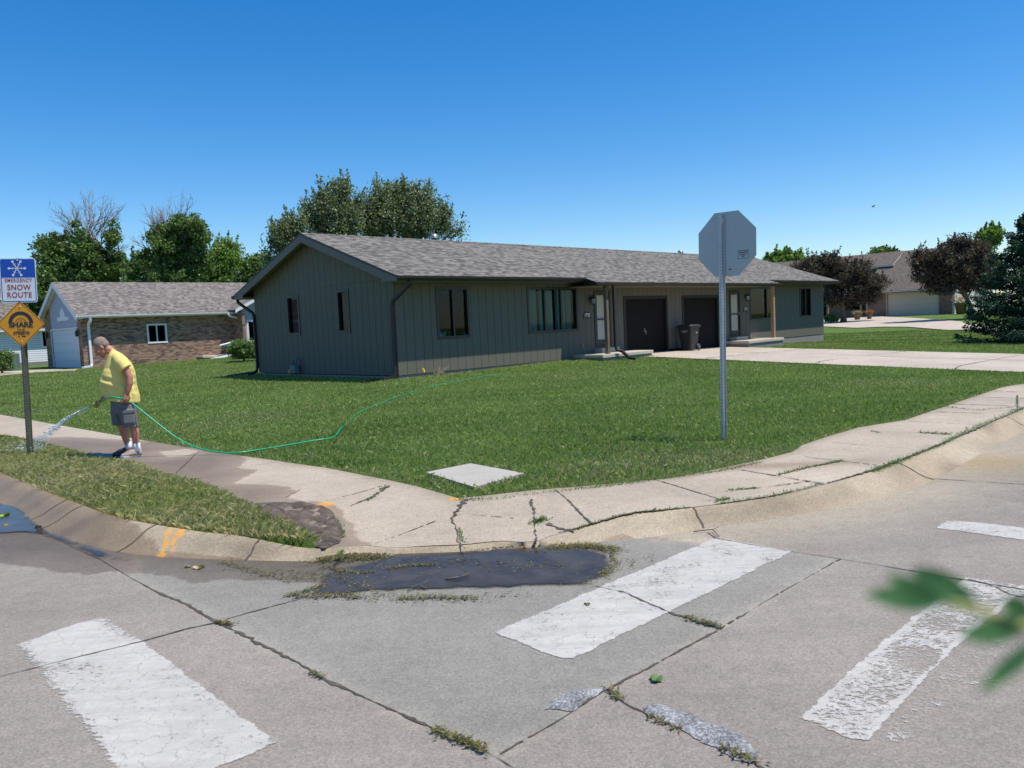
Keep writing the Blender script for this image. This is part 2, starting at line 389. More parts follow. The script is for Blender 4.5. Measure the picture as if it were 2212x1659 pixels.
def mat_water():
    m, nt, b, out = new_mat('puddle_water'); geo = N(nt,'ShaderNodeNewGeometry').outputs['Position']
    n = noise(nt,geo,5,5,.6); ed = attr(nt,'edge').outputs['Fac']
    L(nt, ramp(nt,n,[(.3,(.032,.027,.022)),(.7,(.075,.062,.048))]), b.inputs['Base Color'])
    b.inputs['Roughness'].default_value=.045; b.inputs['IOR'].default_value=1.33; b.inputs['Specular IOR Level'].default_value=.17
    bump(nt,b,noise(nt,geo,9,3),.05,.01)
    n4 = noise(nt,geo,7,5,.65)
    e_ = math_(nt,'ADD',ed,math_(nt,'MULTIPLY_ADD',n4,.13,-.075)); al = math_(nt,'MULTIPLY', math_(nt,'MULTIPLY_ADD', e_, 20, .3, clamp=True), math_(nt,'MULTIPLY_ADD', e_, 6, .68, clamp=True))
    tr = N(nt,'ShaderNodeBsdfTransparent'); mx = N(nt,'ShaderNodeMixShader')
    L(nt,al,mx.inputs[0]); L(nt,tr.outputs[0],mx.inputs[1]); L(nt,b.outputs[0],mx.inputs[2]); L(nt,mx.outputs[0],out.inputs[0])
    return m
M_WATER = mat_water()
def mat_ground():
    m, nt, b, out = new_mat('lawn_ground'); geo = N(nt,'ShaderNodeNewGeometry').outputs['Position']
    n1 = noise(nt,geo,.35,4,.6); n2 = noise(nt,geo,4,5,.7); n3 = noise(nt,geo,40,4,.8)
    f = math_(nt,'ADD',math_(nt,'MULTIPLY',n1,.35),math_(nt,'ADD',math_(nt,'MULTIPLY',n2,.3),math_(nt,'MULTIPLY',n3,.5)))
    c = ramp(nt,f,[(.38,(.055,.10,.020)),(.55,(.10,.165,.036)),(.75,(.15,.21,.055))])
    L(nt,c,b.inputs['Base Color']); b.inputs['Roughness'].default_value=.9; b.inputs['Specular IOR Level'].default_value=.15
    bump(nt,b,math_(nt,'ADD',n2,n3),.9,.06); return m
M_GROUND = mat_ground()
def mat_leaf(name, trans=.3, rough=.5, attrname='col', spec=.3):
    m, nt, b, out = new_mat(name); c = attr(nt,attrname).outputs['Color']
    L(nt,c,b.inputs['Base Color']); b.inputs['Roughness'].default_value=rough; b.inputs['Specular IOR Level'].default_value=spec
    t = N(nt,'ShaderNodeBsdfTranslucent'); L(nt, mixc(nt,1.0,c,(1.5,1.7,.7),'MULTIPLY'), t.inputs['Color'])
    mx = N(nt,'ShaderNodeMixShader'); mx.inputs[0].default_value=trans
    L(nt,b.outputs[0],mx.inputs[1]); L(nt,t.outputs[0],mx.inputs[2]); L(nt,mx.outputs[0],out.inputs[0]); return m
M_LEAF = mat_leaf('leaves'); M_BLADE = mat_leaf('grass_blades',.3,.55); M_DEBRIS = mat_leaf('plant_litter',.1,.8)
M_BARK = simple('bark',(.13,.10,.08),.9,.4,3,bmp=.8,bscale=30)
M_DEADWOOD = simple('dead_wood',(.24,.20,.18),.9,.3,3)
def cells(nt, w, h, off=.5, rowjit=0):
    uv = N(nt,'ShaderNodeUVMap').outputs[0]; sp = N(nt,'ShaderNodeSeparateXYZ'); L(nt,uv,sp.inputs[0])
    y = math_(nt,'DIVIDE',sp.outputs[1],h); row = math_(nt,'FLOOR',y)
    x = math_(nt,'DIVIDE',sp.outputs[0],w)
    if rowjit:
        wn = N(nt,'ShaderNodeTexWhiteNoise',noise_dimensions='1D'); L(nt,row,wn.inputs['W']); x = math_(nt,'ADD',x,wn.outputs['Value'])
    else: x = math_(nt,'ADD',x,math_(nt,'MULTIPLY',row,off))
    colm = math_(nt,'FLOOR',x); cb = N(nt,'ShaderNodeCombineXYZ'); L(nt,colm,cb.inputs[0]); L(nt,row,cb.inputs[1])
    wn = N(nt,'ShaderNodeTexWhiteNoise',noise_dimensions='2D'); L(nt,cb.outputs[0],wn.inputs['Vector'])
    return wn.outputs['Value'], math_(nt,'FRACT',x), math_(nt,'FRACT',y), uv
def mat_shingle(name, cols):
    m, nt, b, out = new_mat(name); r, fx, fy, uv = cells(nt,.19,.115,rowjit=1)
    n = noise(nt,uv,2.2,5,.6); n3 = noise(nt,uv,60,3,.7)
    f = math_(nt,'ADD',math_(nt,'MULTIPLY',r,.8),math_(nt,'MULTIPLY_ADD',n,.3,-.05))
    c = ramp(nt,f,[(.0,cols[0]),(.35,tuple(c*1.1 for c in cols[1])),(.65,tuple(c*1.1 for c in cols[2])),(1.0,cols[3])])
    edge = math_(nt,'MULTIPLY',math_(nt,'LESS_THAN',fy,.10),math_(nt,'GREATER_THAN',r,.25))
    c = mixc(nt, math_(nt,'MULTIPLY',edge,.5), c, (.05,.045,.04))  # shadow line at the foot of shingle rows, painted into the colour
    c = mixc(nt, math_(nt,'MULTIPLY_ADD',n3,.5,-.1), c, mixc(nt,1.0,c,(.6,.6,.6),'MULTIPLY'))
    L(nt,c,b.inputs['Base Color']); b.inputs['Roughness'].default_value=.95; b.inputs['Specular IOR Level'].default_value=.2
    h = math_(nt,'ADD', math_(nt,'MULTIPLY',math_(nt,'SUBTRACT',1,fy),.6), math_(nt,'ADD',math_(nt,'MULTIPLY',r,.5),math_(nt,'MULTIPLY',n3,.3)))
    bump(nt,b,h,.5,.02); return m
M_SHING = mat_shingle('shingles',[(.058,.053,.047),(.118,.108,.095),(.17,.156,.138),(.27,.245,.212)])
M_SHING_B = mat_shingle('shingles_brown',[(.095,.075,.063),(.12,.098,.084),(.145,.118,.10),(.17,.14,.122)])
M_SHING_N = mat_shingle('shingles_tan',[(.09,.08,.075),(.14,.125,.115),(.19,.17,.16),(.31,.265,.22)])
def mat_brick(name, cols, w=.24, h=.075):
    m, nt, b, out = new_mat(name); r, fx, fy, uv = cells(nt,w,h,.5)
    mo = math_(nt,'MAXIMUM', math_(nt,'LESS_THAN',fx,.05), math_(nt,'LESS_THAN',fy,.13))
    c = ramp(nt,r,[(.0,cols[0]),(.3,cols[1]),(.6,cols[2]),(1.0,cols[3])])
    n = noise(nt,uv,40,4); c = mixc(nt,math_(nt,'MULTIPLY',n,.5),c,mixc(nt,1.0,c,(.6,.6,.6),'MULTIPLY'))
    c = mixc(nt, mo, c, (.30,.26,.22))
    L(nt,c,b.inputs['Base Color']); b.inputs['Roughness'].default_value=.9
    bump(nt,b,math_(nt,'SUBTRACT',1,mo),.5,.01); return m
M_BRICK = mat_brick('mixed_brick',[(.07,.04,.033),(.235,.125,.085),(.30,.175,.115),(.40,.26,.165)],.26,.085)
M_BRICK_R = mat_brick('red_brick',[(.20,.10,.07),(.25,.13,.09),(.29,.155,.11),(.33,.19,.135)])
def mat_groove(name, col, sp, horizontal=False, gw=.05, shade=.35, stain=.12):
    m, nt, b, out = new_mat(name); uv = N(nt,'ShaderNodeUVMap').outputs[0]
    s = N(nt,'ShaderNodeSeparateXYZ'); L(nt,uv,s.inputs[0])
    x = math_(nt,'DIVIDE',s.outputs[1 if horizontal else 0],sp); fr = math_(nt,'FRACT',x)
    g = math_(nt,'LESS_THAN',fr,gw)
    mp = N(nt,'ShaderNodeMapping'); mp.inputs['Scale'].default_value = (1,.12,1) if not horizontal else (.12,1,1); L(nt,uv,mp.inputs[0])
    n = noise(nt,mp.outputs[0],24,5,.6); n2 = noise(nt,uv,1.1,4,.6)
    v = math_(nt,'ADD',math_(nt,'MULTIPLY_ADD',n,stain*1.2,1-stain*1.1),math_(nt,'MULTIPLY_ADD',n2,stain,-stain*.5))
    c = mixc(nt,1.0,col,v,'MULTIPLY'); c = mixc(nt,g,c,tuple(k*shade for k in col))
    seam = math_(nt,'MULTIPLY', math_(nt,'LESS_THAN', math_(nt,'ABSOLUTE', math_(nt,'SUBTRACT', s.outputs[1], 3.02)), .008), math_(nt,'GREATER_THAN',n2,.47)) if not horizontal else None
    if seam is not None: c = mixc(nt, math_(nt,'MULTIPLY',seam,.8), c, tuple(k*.5 for k in col))
    L(nt,c,b.inputs['Base Color']); b.inputs['Roughness'].default_value=.75; b.inputs['Specular IOR Level'].default_value=.25
    hh = math_(nt,'SUBTRACT',1,g) if not horizontal else math_(nt,'SUBTRACT',1,fr)
    bump(nt,b,hh,.8,.012); return m
SID=(.148,.138,.110)
M_SIDING = mat_groove('grooved_siding',SID,.335)
M_LAP_L = mat_groove('lap_siding_lilac',(.42,.45,.52),.13,True,.12,.6,.05)
M_LAP_W = mat_groove('lap_siding_white',(.72,.74,.78),.16,True,.14,.35,.05)
M_LAP_B = mat_groove('lap_siding_pale',(.62,.60,.55),.2,True,.14,.4,.05)
M_GDOOR_W = mat_groove('panel_white',(.66,.68,.72),.53,True,.035,.75,.04)
M_GDOOR_C = mat_groove('panel_cream',(.70,.54,.42),.53,True,.03,.8,.04)
M_GDOOR_D = mat_groove('panel_dark',(.0060,.0038,.0036),.53,True,.03,.6,.1)
M_TRIM = simple('painted_trim',(.145,.135,.115),.7,.08); M_SOFFIT = simple('soffit_paint',(.20,.185,.155),.8,.08)
M_FASCIA = simple('dark_fascia',(.018,.013,.012),.5,.15); M_GUTTER = simple('brown_gutter',(.022,.015,.013),.55,.15,3)
M_WOOD = simple('cedar_post',(.36,.22,.12),.8,.25,8,bmp=.3); M_WFRAME = simple('dark_window_frame',(.012,.016,.018),.4,.1)
M_WHITE = simple('white_trim',(.72,.74,.76),.5,.05); M_CREAM = simple('cream_door',(.46,.43,.36),.5,.05)
M_BLACK = simple('black_metal',(.02,.02,.022),.4,.2); M_BLACKPL = simple('black_plastic',(.028,.028,.032),.45,.15,bmp=.1)
M_GALV = simple('galvanised_steel',(.42,.45,.47),.42,.18,9,metal=.75); M_ALU = simple('aluminium_sheet',(.36,.41,.43),.45,.06,2,metal=.45)
M_POSTG = simple('olive_steel',(.13,.13,.09),.5,.3,10,metal=.35); M_SILVER = simple('silver_paint',(.55,.55,.55),.3,.05,metal=.6)
M_BLUE = simple('sign_blue',(.0,.075,.43),.35,.04); M_SWHITE = simple('sign_white',(.80,.80,.80),.35,.04); M_RED = simple('sign_red',(.33,.03,.05),.4,.05)
M_YEL = simple('sign_amber',(.80,.33,.01),.35,.04); M_SBLACK = simple('sign_black',(.03,.025,.03),.4,.1)
M_HOSE = simple('green_hose',(.0,.33,.16),.35,.06); M_SKIN = simple('sunburnt_skin',(.46,.20,.13),.5,.12,14,bmp=.12,bscale=90); M_SKIN2=M_SKIN
M_SHIRT = simple('yellow_cotton',(.76,.61,.19),.9,.08,10,bmp=.35,bscale=14); M_SHORTS = simple('grey_cotton',(.15,.145,.15),.9,.15,12,bmp=.3,bscale=20)
M_HAIR = simple('grey_hair',(.25,.185,.15),.9,.5,45,bmp=.5,bscale=160); M_SOCK = simple('white_sock',(.75,.75,.76),.9,.05); M_SHOE = simple('tan_shoe',(.36,.31,.25),.8,.12,20)
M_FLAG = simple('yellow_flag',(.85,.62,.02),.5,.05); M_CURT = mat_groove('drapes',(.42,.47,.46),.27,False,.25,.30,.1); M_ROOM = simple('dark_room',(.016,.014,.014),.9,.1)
M_CHAIR = simple('white_shell',(.82,.78,.72),.5,.05); M_REDFL = simple('red_petals',(.55,.03,.04),.7,.2); M_TERRA = simple('clay_pot',(.17,.12,.09),.8,.1); M_PINK = simple('pink_tape',(.8,.25,.2),.5,.05)
M_METER = simple('meter_grey',(.13,.19,.2),.5,.1); M_LIME = simple('lime_plastic',(.42,.62,.05),.4,.05)
def mat_glass(name, tint=(.02,.03,.035), alpha=.25, rough=.02):
    m, nt, b, out = new_mat(name)
    g = N(nt,'ShaderNodeBsdfGlossy'); g.inputs['Roughness'].default_value=rough; g.inputs['Color'].default_value=(.9,.95,1,1)
    t = N(nt,'ShaderNodeBsdfTransparent'); t.inputs['Color'].default_value=(alpha*.85,alpha,alpha*1.0,1)
    lw = N(nt,'ShaderNodeLayerWeight'); lw.inputs['Blend'].default_value=.5; fr = math_(nt,'MULTIPLY_ADD', math_(nt,'POWER',lw.outputs['Facing'],4.0), .30, .014)
    geo = N(nt,'ShaderNodeNewGeometry').outputs['Position']
    bp = N(nt,'ShaderNodeBump'); bp.inputs['Strength'].default_value=.05; bp.inputs['Distance'].default_value=.02; L(nt,noise(nt,geo,1.6,3),bp.inputs['Height'])
    pass
    mx = N(nt,'ShaderNodeMixShader'); L(nt,fr,mx.inputs[0]); L(nt,t.outputs[0],mx.inputs[1]); L(nt,g.outputs[0],mx.inputs[2]); L(nt,mx.outputs[0],out.inputs[0])
    return m
M_GLASS = mat_glass('window_glass',alpha=.8); M_GLASSD = mat_glass('tinted_glass',alpha=.5)
M_LAMPG = simple('lamp_glass',(.35,.36,.36),.15,.1)
def mat_drop():
    m, nt, b, out = new_mat('water_drops'); b.inputs['Base Color'].default_value=(.9,.95,1,1); b.inputs['Roughness'].default_value=.06
    b.inputs['Transmission Weight'].default_value=.2; b.inputs['IOR'].default_value=1.33; return m
M_DROP = mat_drop()
# ================================================================== GROUND, ROAD, WALKS
def densify(poly, near=.12, far=3.0):
    out=[]; n=len(poly)
    for i in range(n):
        a=np.array(poly[i],float); b=np.array(poly[(i+1)%n],float); l=np.linalg.norm(b-a)
        k=0.0
        while k<l-1e-6:
            p=a+(b-a)*k/l; out.append(p); d=np.hypot(*p); k+= near if d<13 else (near*3 if d<25 else far)
    return out
def cdt(poly, interior):
    poly=[Vector(p) for p in poly]; nb=len(poly)
    P=np.array([tuple(p) for p in poly]); I=np.asarray(interior)
    if len(I):
        I=I[inpoly(I,P)]
        lo = pdist(I,P,True) if len(I)<4000 else np.concatenate([pdist(c,P,True) for c in np.array_split(I,8)])
        I=I[lo>.02]
    pts=poly+[Vector((float(a),float(b))) for a,b in I]
    r=delaunay_2d_cdt(pts,[],[list(range(nb))],1,1e-5)
    return np.array([tuple(v) for v in r[0]]), np.array([f for f in r[2] if len(f)==3])
def grid(x0,x1,y0,y1,s):
    g=np.stack(np.meshgrid(np.arange(x0,x1,s),np.arange(y0,y1,s)),-1).reshape(-1,2); return g+rng.uniform(-.2,.2,g.shape)*s

# kerb: back edge (top of the kerb) and low edge (gutter), traced round the corner
kb_uv = lambda pts: [tuple(uv2w(*p)) for p in pts]
KB = kb_uv([(-11.75,90),(-11.75,30),(-11.75,5),(-11.77,-5)])+PX([(60,1045),(150,1080),(250,1115),(350,1135),(450,1150),(560,1158),(690,1164)])+PX([(738,1168),(835,1179)],-.075)+PX([(920,1179),(1000,1176),(1080,1168)],-.085)+PX([(1151,1158),(1195,1143)],-.04)+PX([(1240,1127),(1371,1108),(1497,1097),(1694,1067)])+kb_uv([(-6.6,-16.06),(-4.76,-16.13),(-2.1,-16.13),(3,-16.13),(20,-16.13),(90,-16.13)])
KL = kb_uv([(-12.17,90),(-12.17,30),(-12.17,5),(-12.17,-5)])+PX([(0,1090),(62,1128),(115,1158),(174,1176),(300,1200),(486,1209),(660,1212)],-.13)+PX([(740,1204),(855,1200),(930,1199),(1010,1196),(1090,1187),(1160,1181),(1210,1178),(1265,1173),(1428,1158),(1523,1141),(1700,1116)],-.13)+kb_uv([(-6.75,-16.42),(-4.72,-16.44),(-2.1,-16.44),(3,-16.44),(20,-16.44),(90,-16.44)])
def resamp(pts, n): 
    s=spline(pts,.04 if False else .05); d=np.r_[0,np.cumsum(np.hypot(*np.diff(s,axis=0).T))]
    return s,d
KBs,KBd=resamp(KB,0); KLs,KLd=resamp(KL,0)
# for each sample of the low line the nearest-in-order point of the back line
def pair():
    prs=[]; iB=0
    for i in range(0,len(KLs)):
        p=KLs[i]
        if np.hypot(*p)>25 and i%20: continue
        w=KBs[iB:iB+400]; j=int(np.argmin(np.hypot(*(w-p).T))); iB=iB+j
        prs.append((i,iB))
    return prs
prs=pair()
RAMP=np.array(PX([(738,1168),(835,1179),(920,1179),(1000,1176),(1080,1168),(1151,1158)],-.085))
def zflat(P):                    # height of the walk: dips to the gutter at the corner ramp
    P=np.asarray(P,float).reshape(-1,2); d=pdist(P,RAMP)
    return terr(P[:,0],P[:,1]) -.09*(1-sstep(0,.95,d))
def zroad(P):
    P=np.asarray(P,float).reshape(-1,2); return terr(P[:,0],P[:,1])-.13
prof=[(0,0),(.06,.0),(.14,.03),(.28,.16),(.45,.42),(.62,.70),(.8,.90),(.92,.975),(1,1)]
vs=[];fs=[];
for (i,j) in prs:
    b=KBs[j]; l=KLs[i]; zb=float(zflat(b)[0]); zl=float(zroad(l)[0])
    row=[(b[0],b[1],zb-.35)]
    for t,h in prof:
        p=b+(l-b)*t; row.append((p[0],p[1],zb+(zl-zb)*h + .006*wob(p[0],p[1],5,3)*(0<t<1)))
    row.append((l[0]+(l[0]-b[0])*.03,l[1]+(l[1]-b[1])*.03,zl-.2)); vs+=row
k=len(prof)+2
for a in range(len(prs)-1):
    for q in range(k-1): fs.append((a*k+q,(a+1)*k+q,(a+1)*k+q+1,a*k+q+1))
kv=np.array(vs); 
def gattrs(o, P, tint, wet=None, orange=None):
    me=o.data; n=len(P)
    a=me.color_attributes.new('tint','FLOAT_COLOR','POINT'); a.data.foreach_set('color',np.concatenate([tint,np.ones((n,1))],1).astype(np.float32).ravel())
    for nm,d in (('wet',wet),('orange',orange)):
        x=me.attributes.new(nm,'FLOAT','POINT'); x.data.foreach_set('value',(np.full(n,-1.) if d is None else d).astype(np.float32))
T_WALK=np.array((.375,.315,.242)); T_ROADP=np.array((.238,.207,.176)); T_ROADG=np.array((.213,.203,.174)); T_KERB=np.array((.38,.315,.222)); T_GUT=np.array((.315,.272,.205))
# wet outlines
WET_ROAD=PX([(-900,1190),(-300,1210),(0,1220),(52,1226),(104,1234),(191,1240),(243,1233),(285,1246),(323,1240),(410,1257),(486,1250),(590,1256),(700,1262),(760,1250),(830,1230),(960,1215),(1090,1215),(1200,1215),(1280,1212),(1318,1190),(1290,1180),(1200,1172),(1100,1150),(700,1120),(0,1000),(-900,900)],-.13)
WET_WALK=PX([(60,946),(146,944),(243,950),(302,952),(380,960),(440,968),(520,985),(535,993),(521,1010),(552,1017),(530,1030),(507,1045),(560,1048),(625,1052),(642,1062),(618,1080),(650,1084),(700,1086),(745,1100),(752,1120),(775,1140),(810,1168),(835,1190),(700,1200),(560,1130),(400,1060),(200,1010),(0,985)])
DRY_WALK=PX([(347,977),(400,972),(430,976),(400,986),(360,988)])
WET_KERB=PX([(-900,900),(0,1010),(150,1070),(250,1105),(300,1125),(330,1160),(330,1230),(0,1200),(-900,1300)])
kt=np.tile(T_KERB,(len(kv),1)); kP=kv[:,:2]
ku,kvv=w2uv(kP[:,0],kP[:,1])
g=.5+.5*wob(kP[:,0],kP[:,1],2.2,11)
kt=kt*(1-.22*g[:,None]*np.array([.6,.8,1]))
stain=np.clip(wob(kP[:,0],kP[:,1],6,5),0,1)[:,None]; kt=kt*(1-.3*stain)
isL=(kvv>-13.9)&(ku<-10.8); lowz=np.clip((zflat(kP)-kv[:,2])/.13,0,1)
kt[isL]*=np.array([.9,.9,.88])
wetk=np.maximum(sdist(kP,WET_KERB)*.8-.02, np.where(isL, (lowz-.86)*.5, -1))
wetk=np.maximum(wetk, np.where((~isL)&(ku<-9.3), (lowz-.7)*.4, -1))
OR1=PX([(338,1186),(355,1168),(372,1150),(384,1149),(374,1162),(360,1178),(346,1197),(333,1202)],-.06); OR2=PX([(366,1170),(385,1156),(400,1151),(408,1153),(392,1164),(370,1176)],-.04)
kerb=np_mesh('kerb',kv,np.array(fs),[M_CONC],smooth=True); tag(kerb,kind='structure')
gattrs(kerb,kP,kt,wetk,np.maximum(sdist(kP,OR1),sdist(kP,OR2)))

# road
near=[tuple(p) for p in KLs[[i for i,_ in prs]]]
near=[p for k_,p in enumerate(near)]
roadpoly=near+[tuple(uv2w(90,-60)),tuple(uv2w(-60,-60)),tuple(uv2w(-60,90))]
rp=[np.array(p) for p in roadpoly]
I=np.concatenate([grid(-9,10,2.0,9.5,.07),grid(-25,25,-12,2,.8),grid(-40,-9,2,30,.8),grid(10,40,2,30,.8)])
v2,f2=cdt(rp,I)
tint=np.tile(T_ROADP,(len(v2),1))
GREY=PX([(480,1350),(690,1462),(960,1585),(1080,1640),(1200,1560),(1310,1490),(1380,1455),(1555,1358),(1670,1290),(1810,1210),(1545,1163),(1430,1170),(1300,1140),(1000,1150),(640,1200),(300,1180),(285,1250),(400,1305)],-.13)
gd=sdist(v2,GREY); w=sstep(-.01,.02,gd)[:,None]
tint=tint*(1-w)+T_ROADG*w
warm=(sstep(0,.3,pdist(v2,KLs[::10]) )); wr=(1-sstep(0.05,1.1,pdist(v2,KLs[::10])))*(w2uv(v2[:,0],v2[:,1])[0]>-9.2)
tint=tint*(1-wr[:,None])+T_GUT*wr[:,None]
edge_light=np.exp(-(gd/.05)**2)*(gd>-0.02)*.5; tint=tint+edge_light[:,None]*np.array([.10,.08,.05])
rust=np.exp(-((v2[:,0]-gp(2150,1000,-.13)[0])**2+(v2[:,1]-gp(2150,1000,-.13)[1])**2)/.35); tint=tint*(1-rust[:,None]*np.array([0,.12,.35]))
tint=tint*(1+.09*wob(v2[:,0],v2[:,1],1.6,21)[:,None])
tyre=sstep(.3,1,wob(v2[:,0]*1.2+v2[:,1]*.2,v2[:,1]*5,1.2,8))[:,None]*.07; tint=tint*(1-tyre)
u2_,v2_=w2uv(v2[:,0],v2[:,1])
verts=np.c_[v2,zroad(v2)]
road=np_mesh('road',verts,f2,[M_CONC,M_CRACK,M_PATCH],smooth=True); tag(road,kind='structure')
gattrs(road,v2,tint,sdist(v2,WET_ROAD))

# walks
def px2(l,z=0): return [tuple(p) for p in PX(l,z)]
inner=[(0,896),(230,937),(330,955),(520,985),(610,998),(700,1011),(770,1024),(830,1036),(900,1052),(990,1077),(1040,1073),(1150,1061),(1300,1048),(1450,1033),(1560,1012),(1640,995),(1712,977),(1733,962),(1790,943),(1850,925)]
LAWN_EDGE=[tuple(uv2w(-9.55,90)),tuple(uv2w(-9.6,5))]+px2(inner)+[tuple(uv2w(-3,-15.17)),tuple(uv2w(3,-15.15)),tuple(uv2w(90,-15.15))]
outer=[(0,939),(87,953),(149,972),(208,987),(295,1003),(382,1030),(427,1041),(486,1064),(541,1090),(600,1113),(690,1164)]
STRIP_TOP=[tuple(uv2w(-10.72,90)),tuple(uv2w(-10.72,3))]+px2(outer)
jB=[j for _,j in prs]
backline=[KBs[j] for j in jB]
st=min(range(len(backline)),key=lambda q:np.hypot(*(backline[q]-gp(690,1164))))
walkpoly=STRIP_TOP+[tuple(p) for p in backline[st+1:]]+LAWN_EDGE[::-1]
wp=densify(walkpoly,.2,4)
I=np.concatenate([grid(-9,10,5,14,.08),grid(-14,16,12,24,.5)])
v2,f2=cdt(wp,I)
verts=np.c_[v2,zflat(v2)+.004]
verts[:,2]+= .004*wob(v2[:,0],v2[:,1],3,2)*(np.hypot(v2[:,0],v2[:,1])<15)
walk=np_mesh('sidewalk',verts,f2,[M_CONC,M_CRACK],smooth=True); tag(walk,kind='structure')
ww,wv=w2uv(v2[:,0],v2[:,1]); tint=np.tile(T_WALK,(len(v2),1)); 
tint=tint*(1+.06*wob(v2[:,0],v2[:,1],2,31)[:,None]+.03*np.sign(np.sin(ww*3.1+np.floor((wv+15)*1.)*2))[:,None])
dirt=np.exp(-(pdist(v2,np.array([p for p in LAWN_EDGE[4:]]))/.10)**2); dsp=np.exp(-((v2[:,0]-gp(1690,1003)[0])**2/.9+(v2[:,1]-gp(1650,1008)[1])**2/.03))*1.2
tint=tint*(1-np.clip(.35*dirt+.5*dsp,0,.8)[:,None]*np.array([.6,.7,.8]))
O3=PX([(962,1080),(985,1074),(1000,1072),(996,1078),(975,1084)]); O4=PX([(662,1097),(690,1088),(730,1086),(715,1094),(670,1101)])
gattrs(walk,v2,tint,np.minimum(sdist(v2,WET_WALK),-sdist(v2,DRY_WALK)-.03),np.maximum(sdist(v2,O3)+.01,sdist(v2,O4)+.01))

# joints and cracks: ragged dirt-filled ribbons laid on the slab
def ribbon(o, pts, width, zf, seed=0, rag=.5, mi=1, lift=.004, gaps=0, wander=.07):
    r=np.random.default_rng(seed+1000); P=[np.array(p,float) for p in pts]; S=[]
    for a,b in zip(P[:-1],P[1:]):
        n=max(2,int(np.linalg.norm(b-a)/.03)); S+=[a+(b-a)*k/n for k in range(n)]
    S.append(P[-1]); S=np.array(S); n=len(S)
    t=np.gradient(S,axis=0); t/=np.maximum(np.linalg.norm(t,axis=1),1e-9)[:,None]; nn=np.stack([-t[:,1],t[:,0]],1)
    wn=np.convolve(r.normal(0,1,n+8),np.ones(9)/3,'valid')[:n]; S=S+nn*(wn*width*wander)[:,None]
    w1=width*.5*(1+rag*np.clip(r.normal(0,.8,n),-1,2.2)); w2=width*.5*(1+rag*np.clip(r.normal(0,.8,n),-1,2.2))
    lf_=np.clip(1+.75*np.convolve(r.normal(0,1,n+60),np.ones(31)/5.5,'valid')[:n][:n] if n>3 else 1,.35,1.7); lf_=np.resize(lf_,n); w1=w1*lf_; w2=w2*lf_; Lp=S+nn*w1[:,None]; Rp=S-nn*w2[:,None]
    vv=np.empty((2*n,3)); vv[0::2,:2]=Lp; vv[1::2,:2]=Rp; vv[0::2,2]=zf(Lp)+lift; vv[1::2,2]=zf(Rp)+lift
    fs=[(2*i,2*i+1,2*i+3,2*i+2) for i in range(n-1) if not (gaps and r.random()<gaps)]
    me=o.data; nv=len(me.vertices)
    o.setdefault('_x',0) if False else None
    EXTRA.setdefault(o.name,[]).append((vv,fs,mi))
EXTRA={}
def flush(o):
    ex=EXTRA.get(o.name,[]); 
    if not ex: return
    me=o.data; nv0=len(me.vertices); nf0=len(me.polygons); nl0=len(me.loops)
    vv=np.concatenate([e[0] for e in ex]); off=0; F=[];Mi=[]
    for v,f,mi in ex:
        F+=[tuple(i+off+nv0 for i in q) for q in f]; Mi+=[mi]*len(f); off+=len(v)
    me.vertices.add(len(vv)); co=np.empty(len(me.vertices)*3); me.vertices.foreach_get('co',co); co[nv0*3:]=vv.ravel(); me.vertices.foreach_set('co',co)
    lens=[len(q) for q in F]; me.loops.add(sum(lens)); me.polygons.add(len(F))
    vi=np.empty(len(me.loops),np.int32); me.loops.foreach_get('vertex_index',vi); vi[nl0:]=[i for q in F for i in q]; me.loops.foreach_set('vertex_index',vi)
    ls=np.empty(len(me.polygons),np.int32); me.polygons.foreach_get('loop_start',ls); c=nl0
    lt=np.empty(len(me.polygons),np.int32); me.polygons.foreach_get('loop_total',lt); mt=np.empty(len(me.polygons),np.int32); me.polygons.foreach_get('material_index',mt)
    for k,l in enumerate(lens): ls[nf0+k]=c; lt[nf0+k]=l; mt[nf0+k]=Mi[k]; c+=l
    me.polygons.foreach_set('loop_start',ls); me.polygons.foreach_set('loop_total',lt); me.polygons.foreach_set('material_index',mt)
    me.update(calc_edges=True)
zr=lambda P: zroad(P); zw=lambda P: zflat(P)+.004
rd=lambda l,w,s,**k: ribbon(road,PX(l,-.13),w,zr,s,**k)
rd([(0,1092),(60,1128),(115,1160),(160,1184),(215,1208),(285,1250),(340,1280),(400,1305),(465,1343),(485,1352)],.011,1)
rd([(485,1352),(560,1390),(640,1430),(690,1462),(770,1500),(860,1540),(960,1585),(1030,1612),(1080,1642),(1130,1672),(1260,1760)],.012,2,rag=.9)
rd([(-300,1560),(0,1462),(150,1425),(300,1388),(400,1360),(470,1345)],.012,3)
rd([(490,1338),(560,1318),(640,1297),(690,1278)],.012,4)
rd([(1139,1202),(1206,1240),(1265,1261),(1310,1273),(1350,1282),(1405,1306),(1440,1322),(1500,1342),(1555,1358)],.013,5,rag=.9,wander=.35)
rd([(1080,1630),(1200,1562),(1310,1490),(1380,1455),(1470,1405),(1555,1360),(1670,1290),(1740,1250),(1815,1208)],.008,6,rag=.7,gaps=.12)
rd([(1530,1152),(1545,1163),(1620,1177),(1710,1192),(1810,1207),(1960,1232),(2060,1250),(2212,1275),(2500,1330)],.013,7)
rd([(2090,1252),(2150,1268),(2180,1285),(2212,1290),(2400,1320)],.010,8)
rd([(1310,1490),(1330,1510),(1400,1545),(1480,1580),(1560,1612),(1620,1640),(1700,1700),(1800,1760)],.018,9,rag=.9)
rd([(2008,1034),(2105,1040),(2212,1047),(2500,1065)],.012,10)
rd([(1987,1021),(2008,1034)],.010,11)
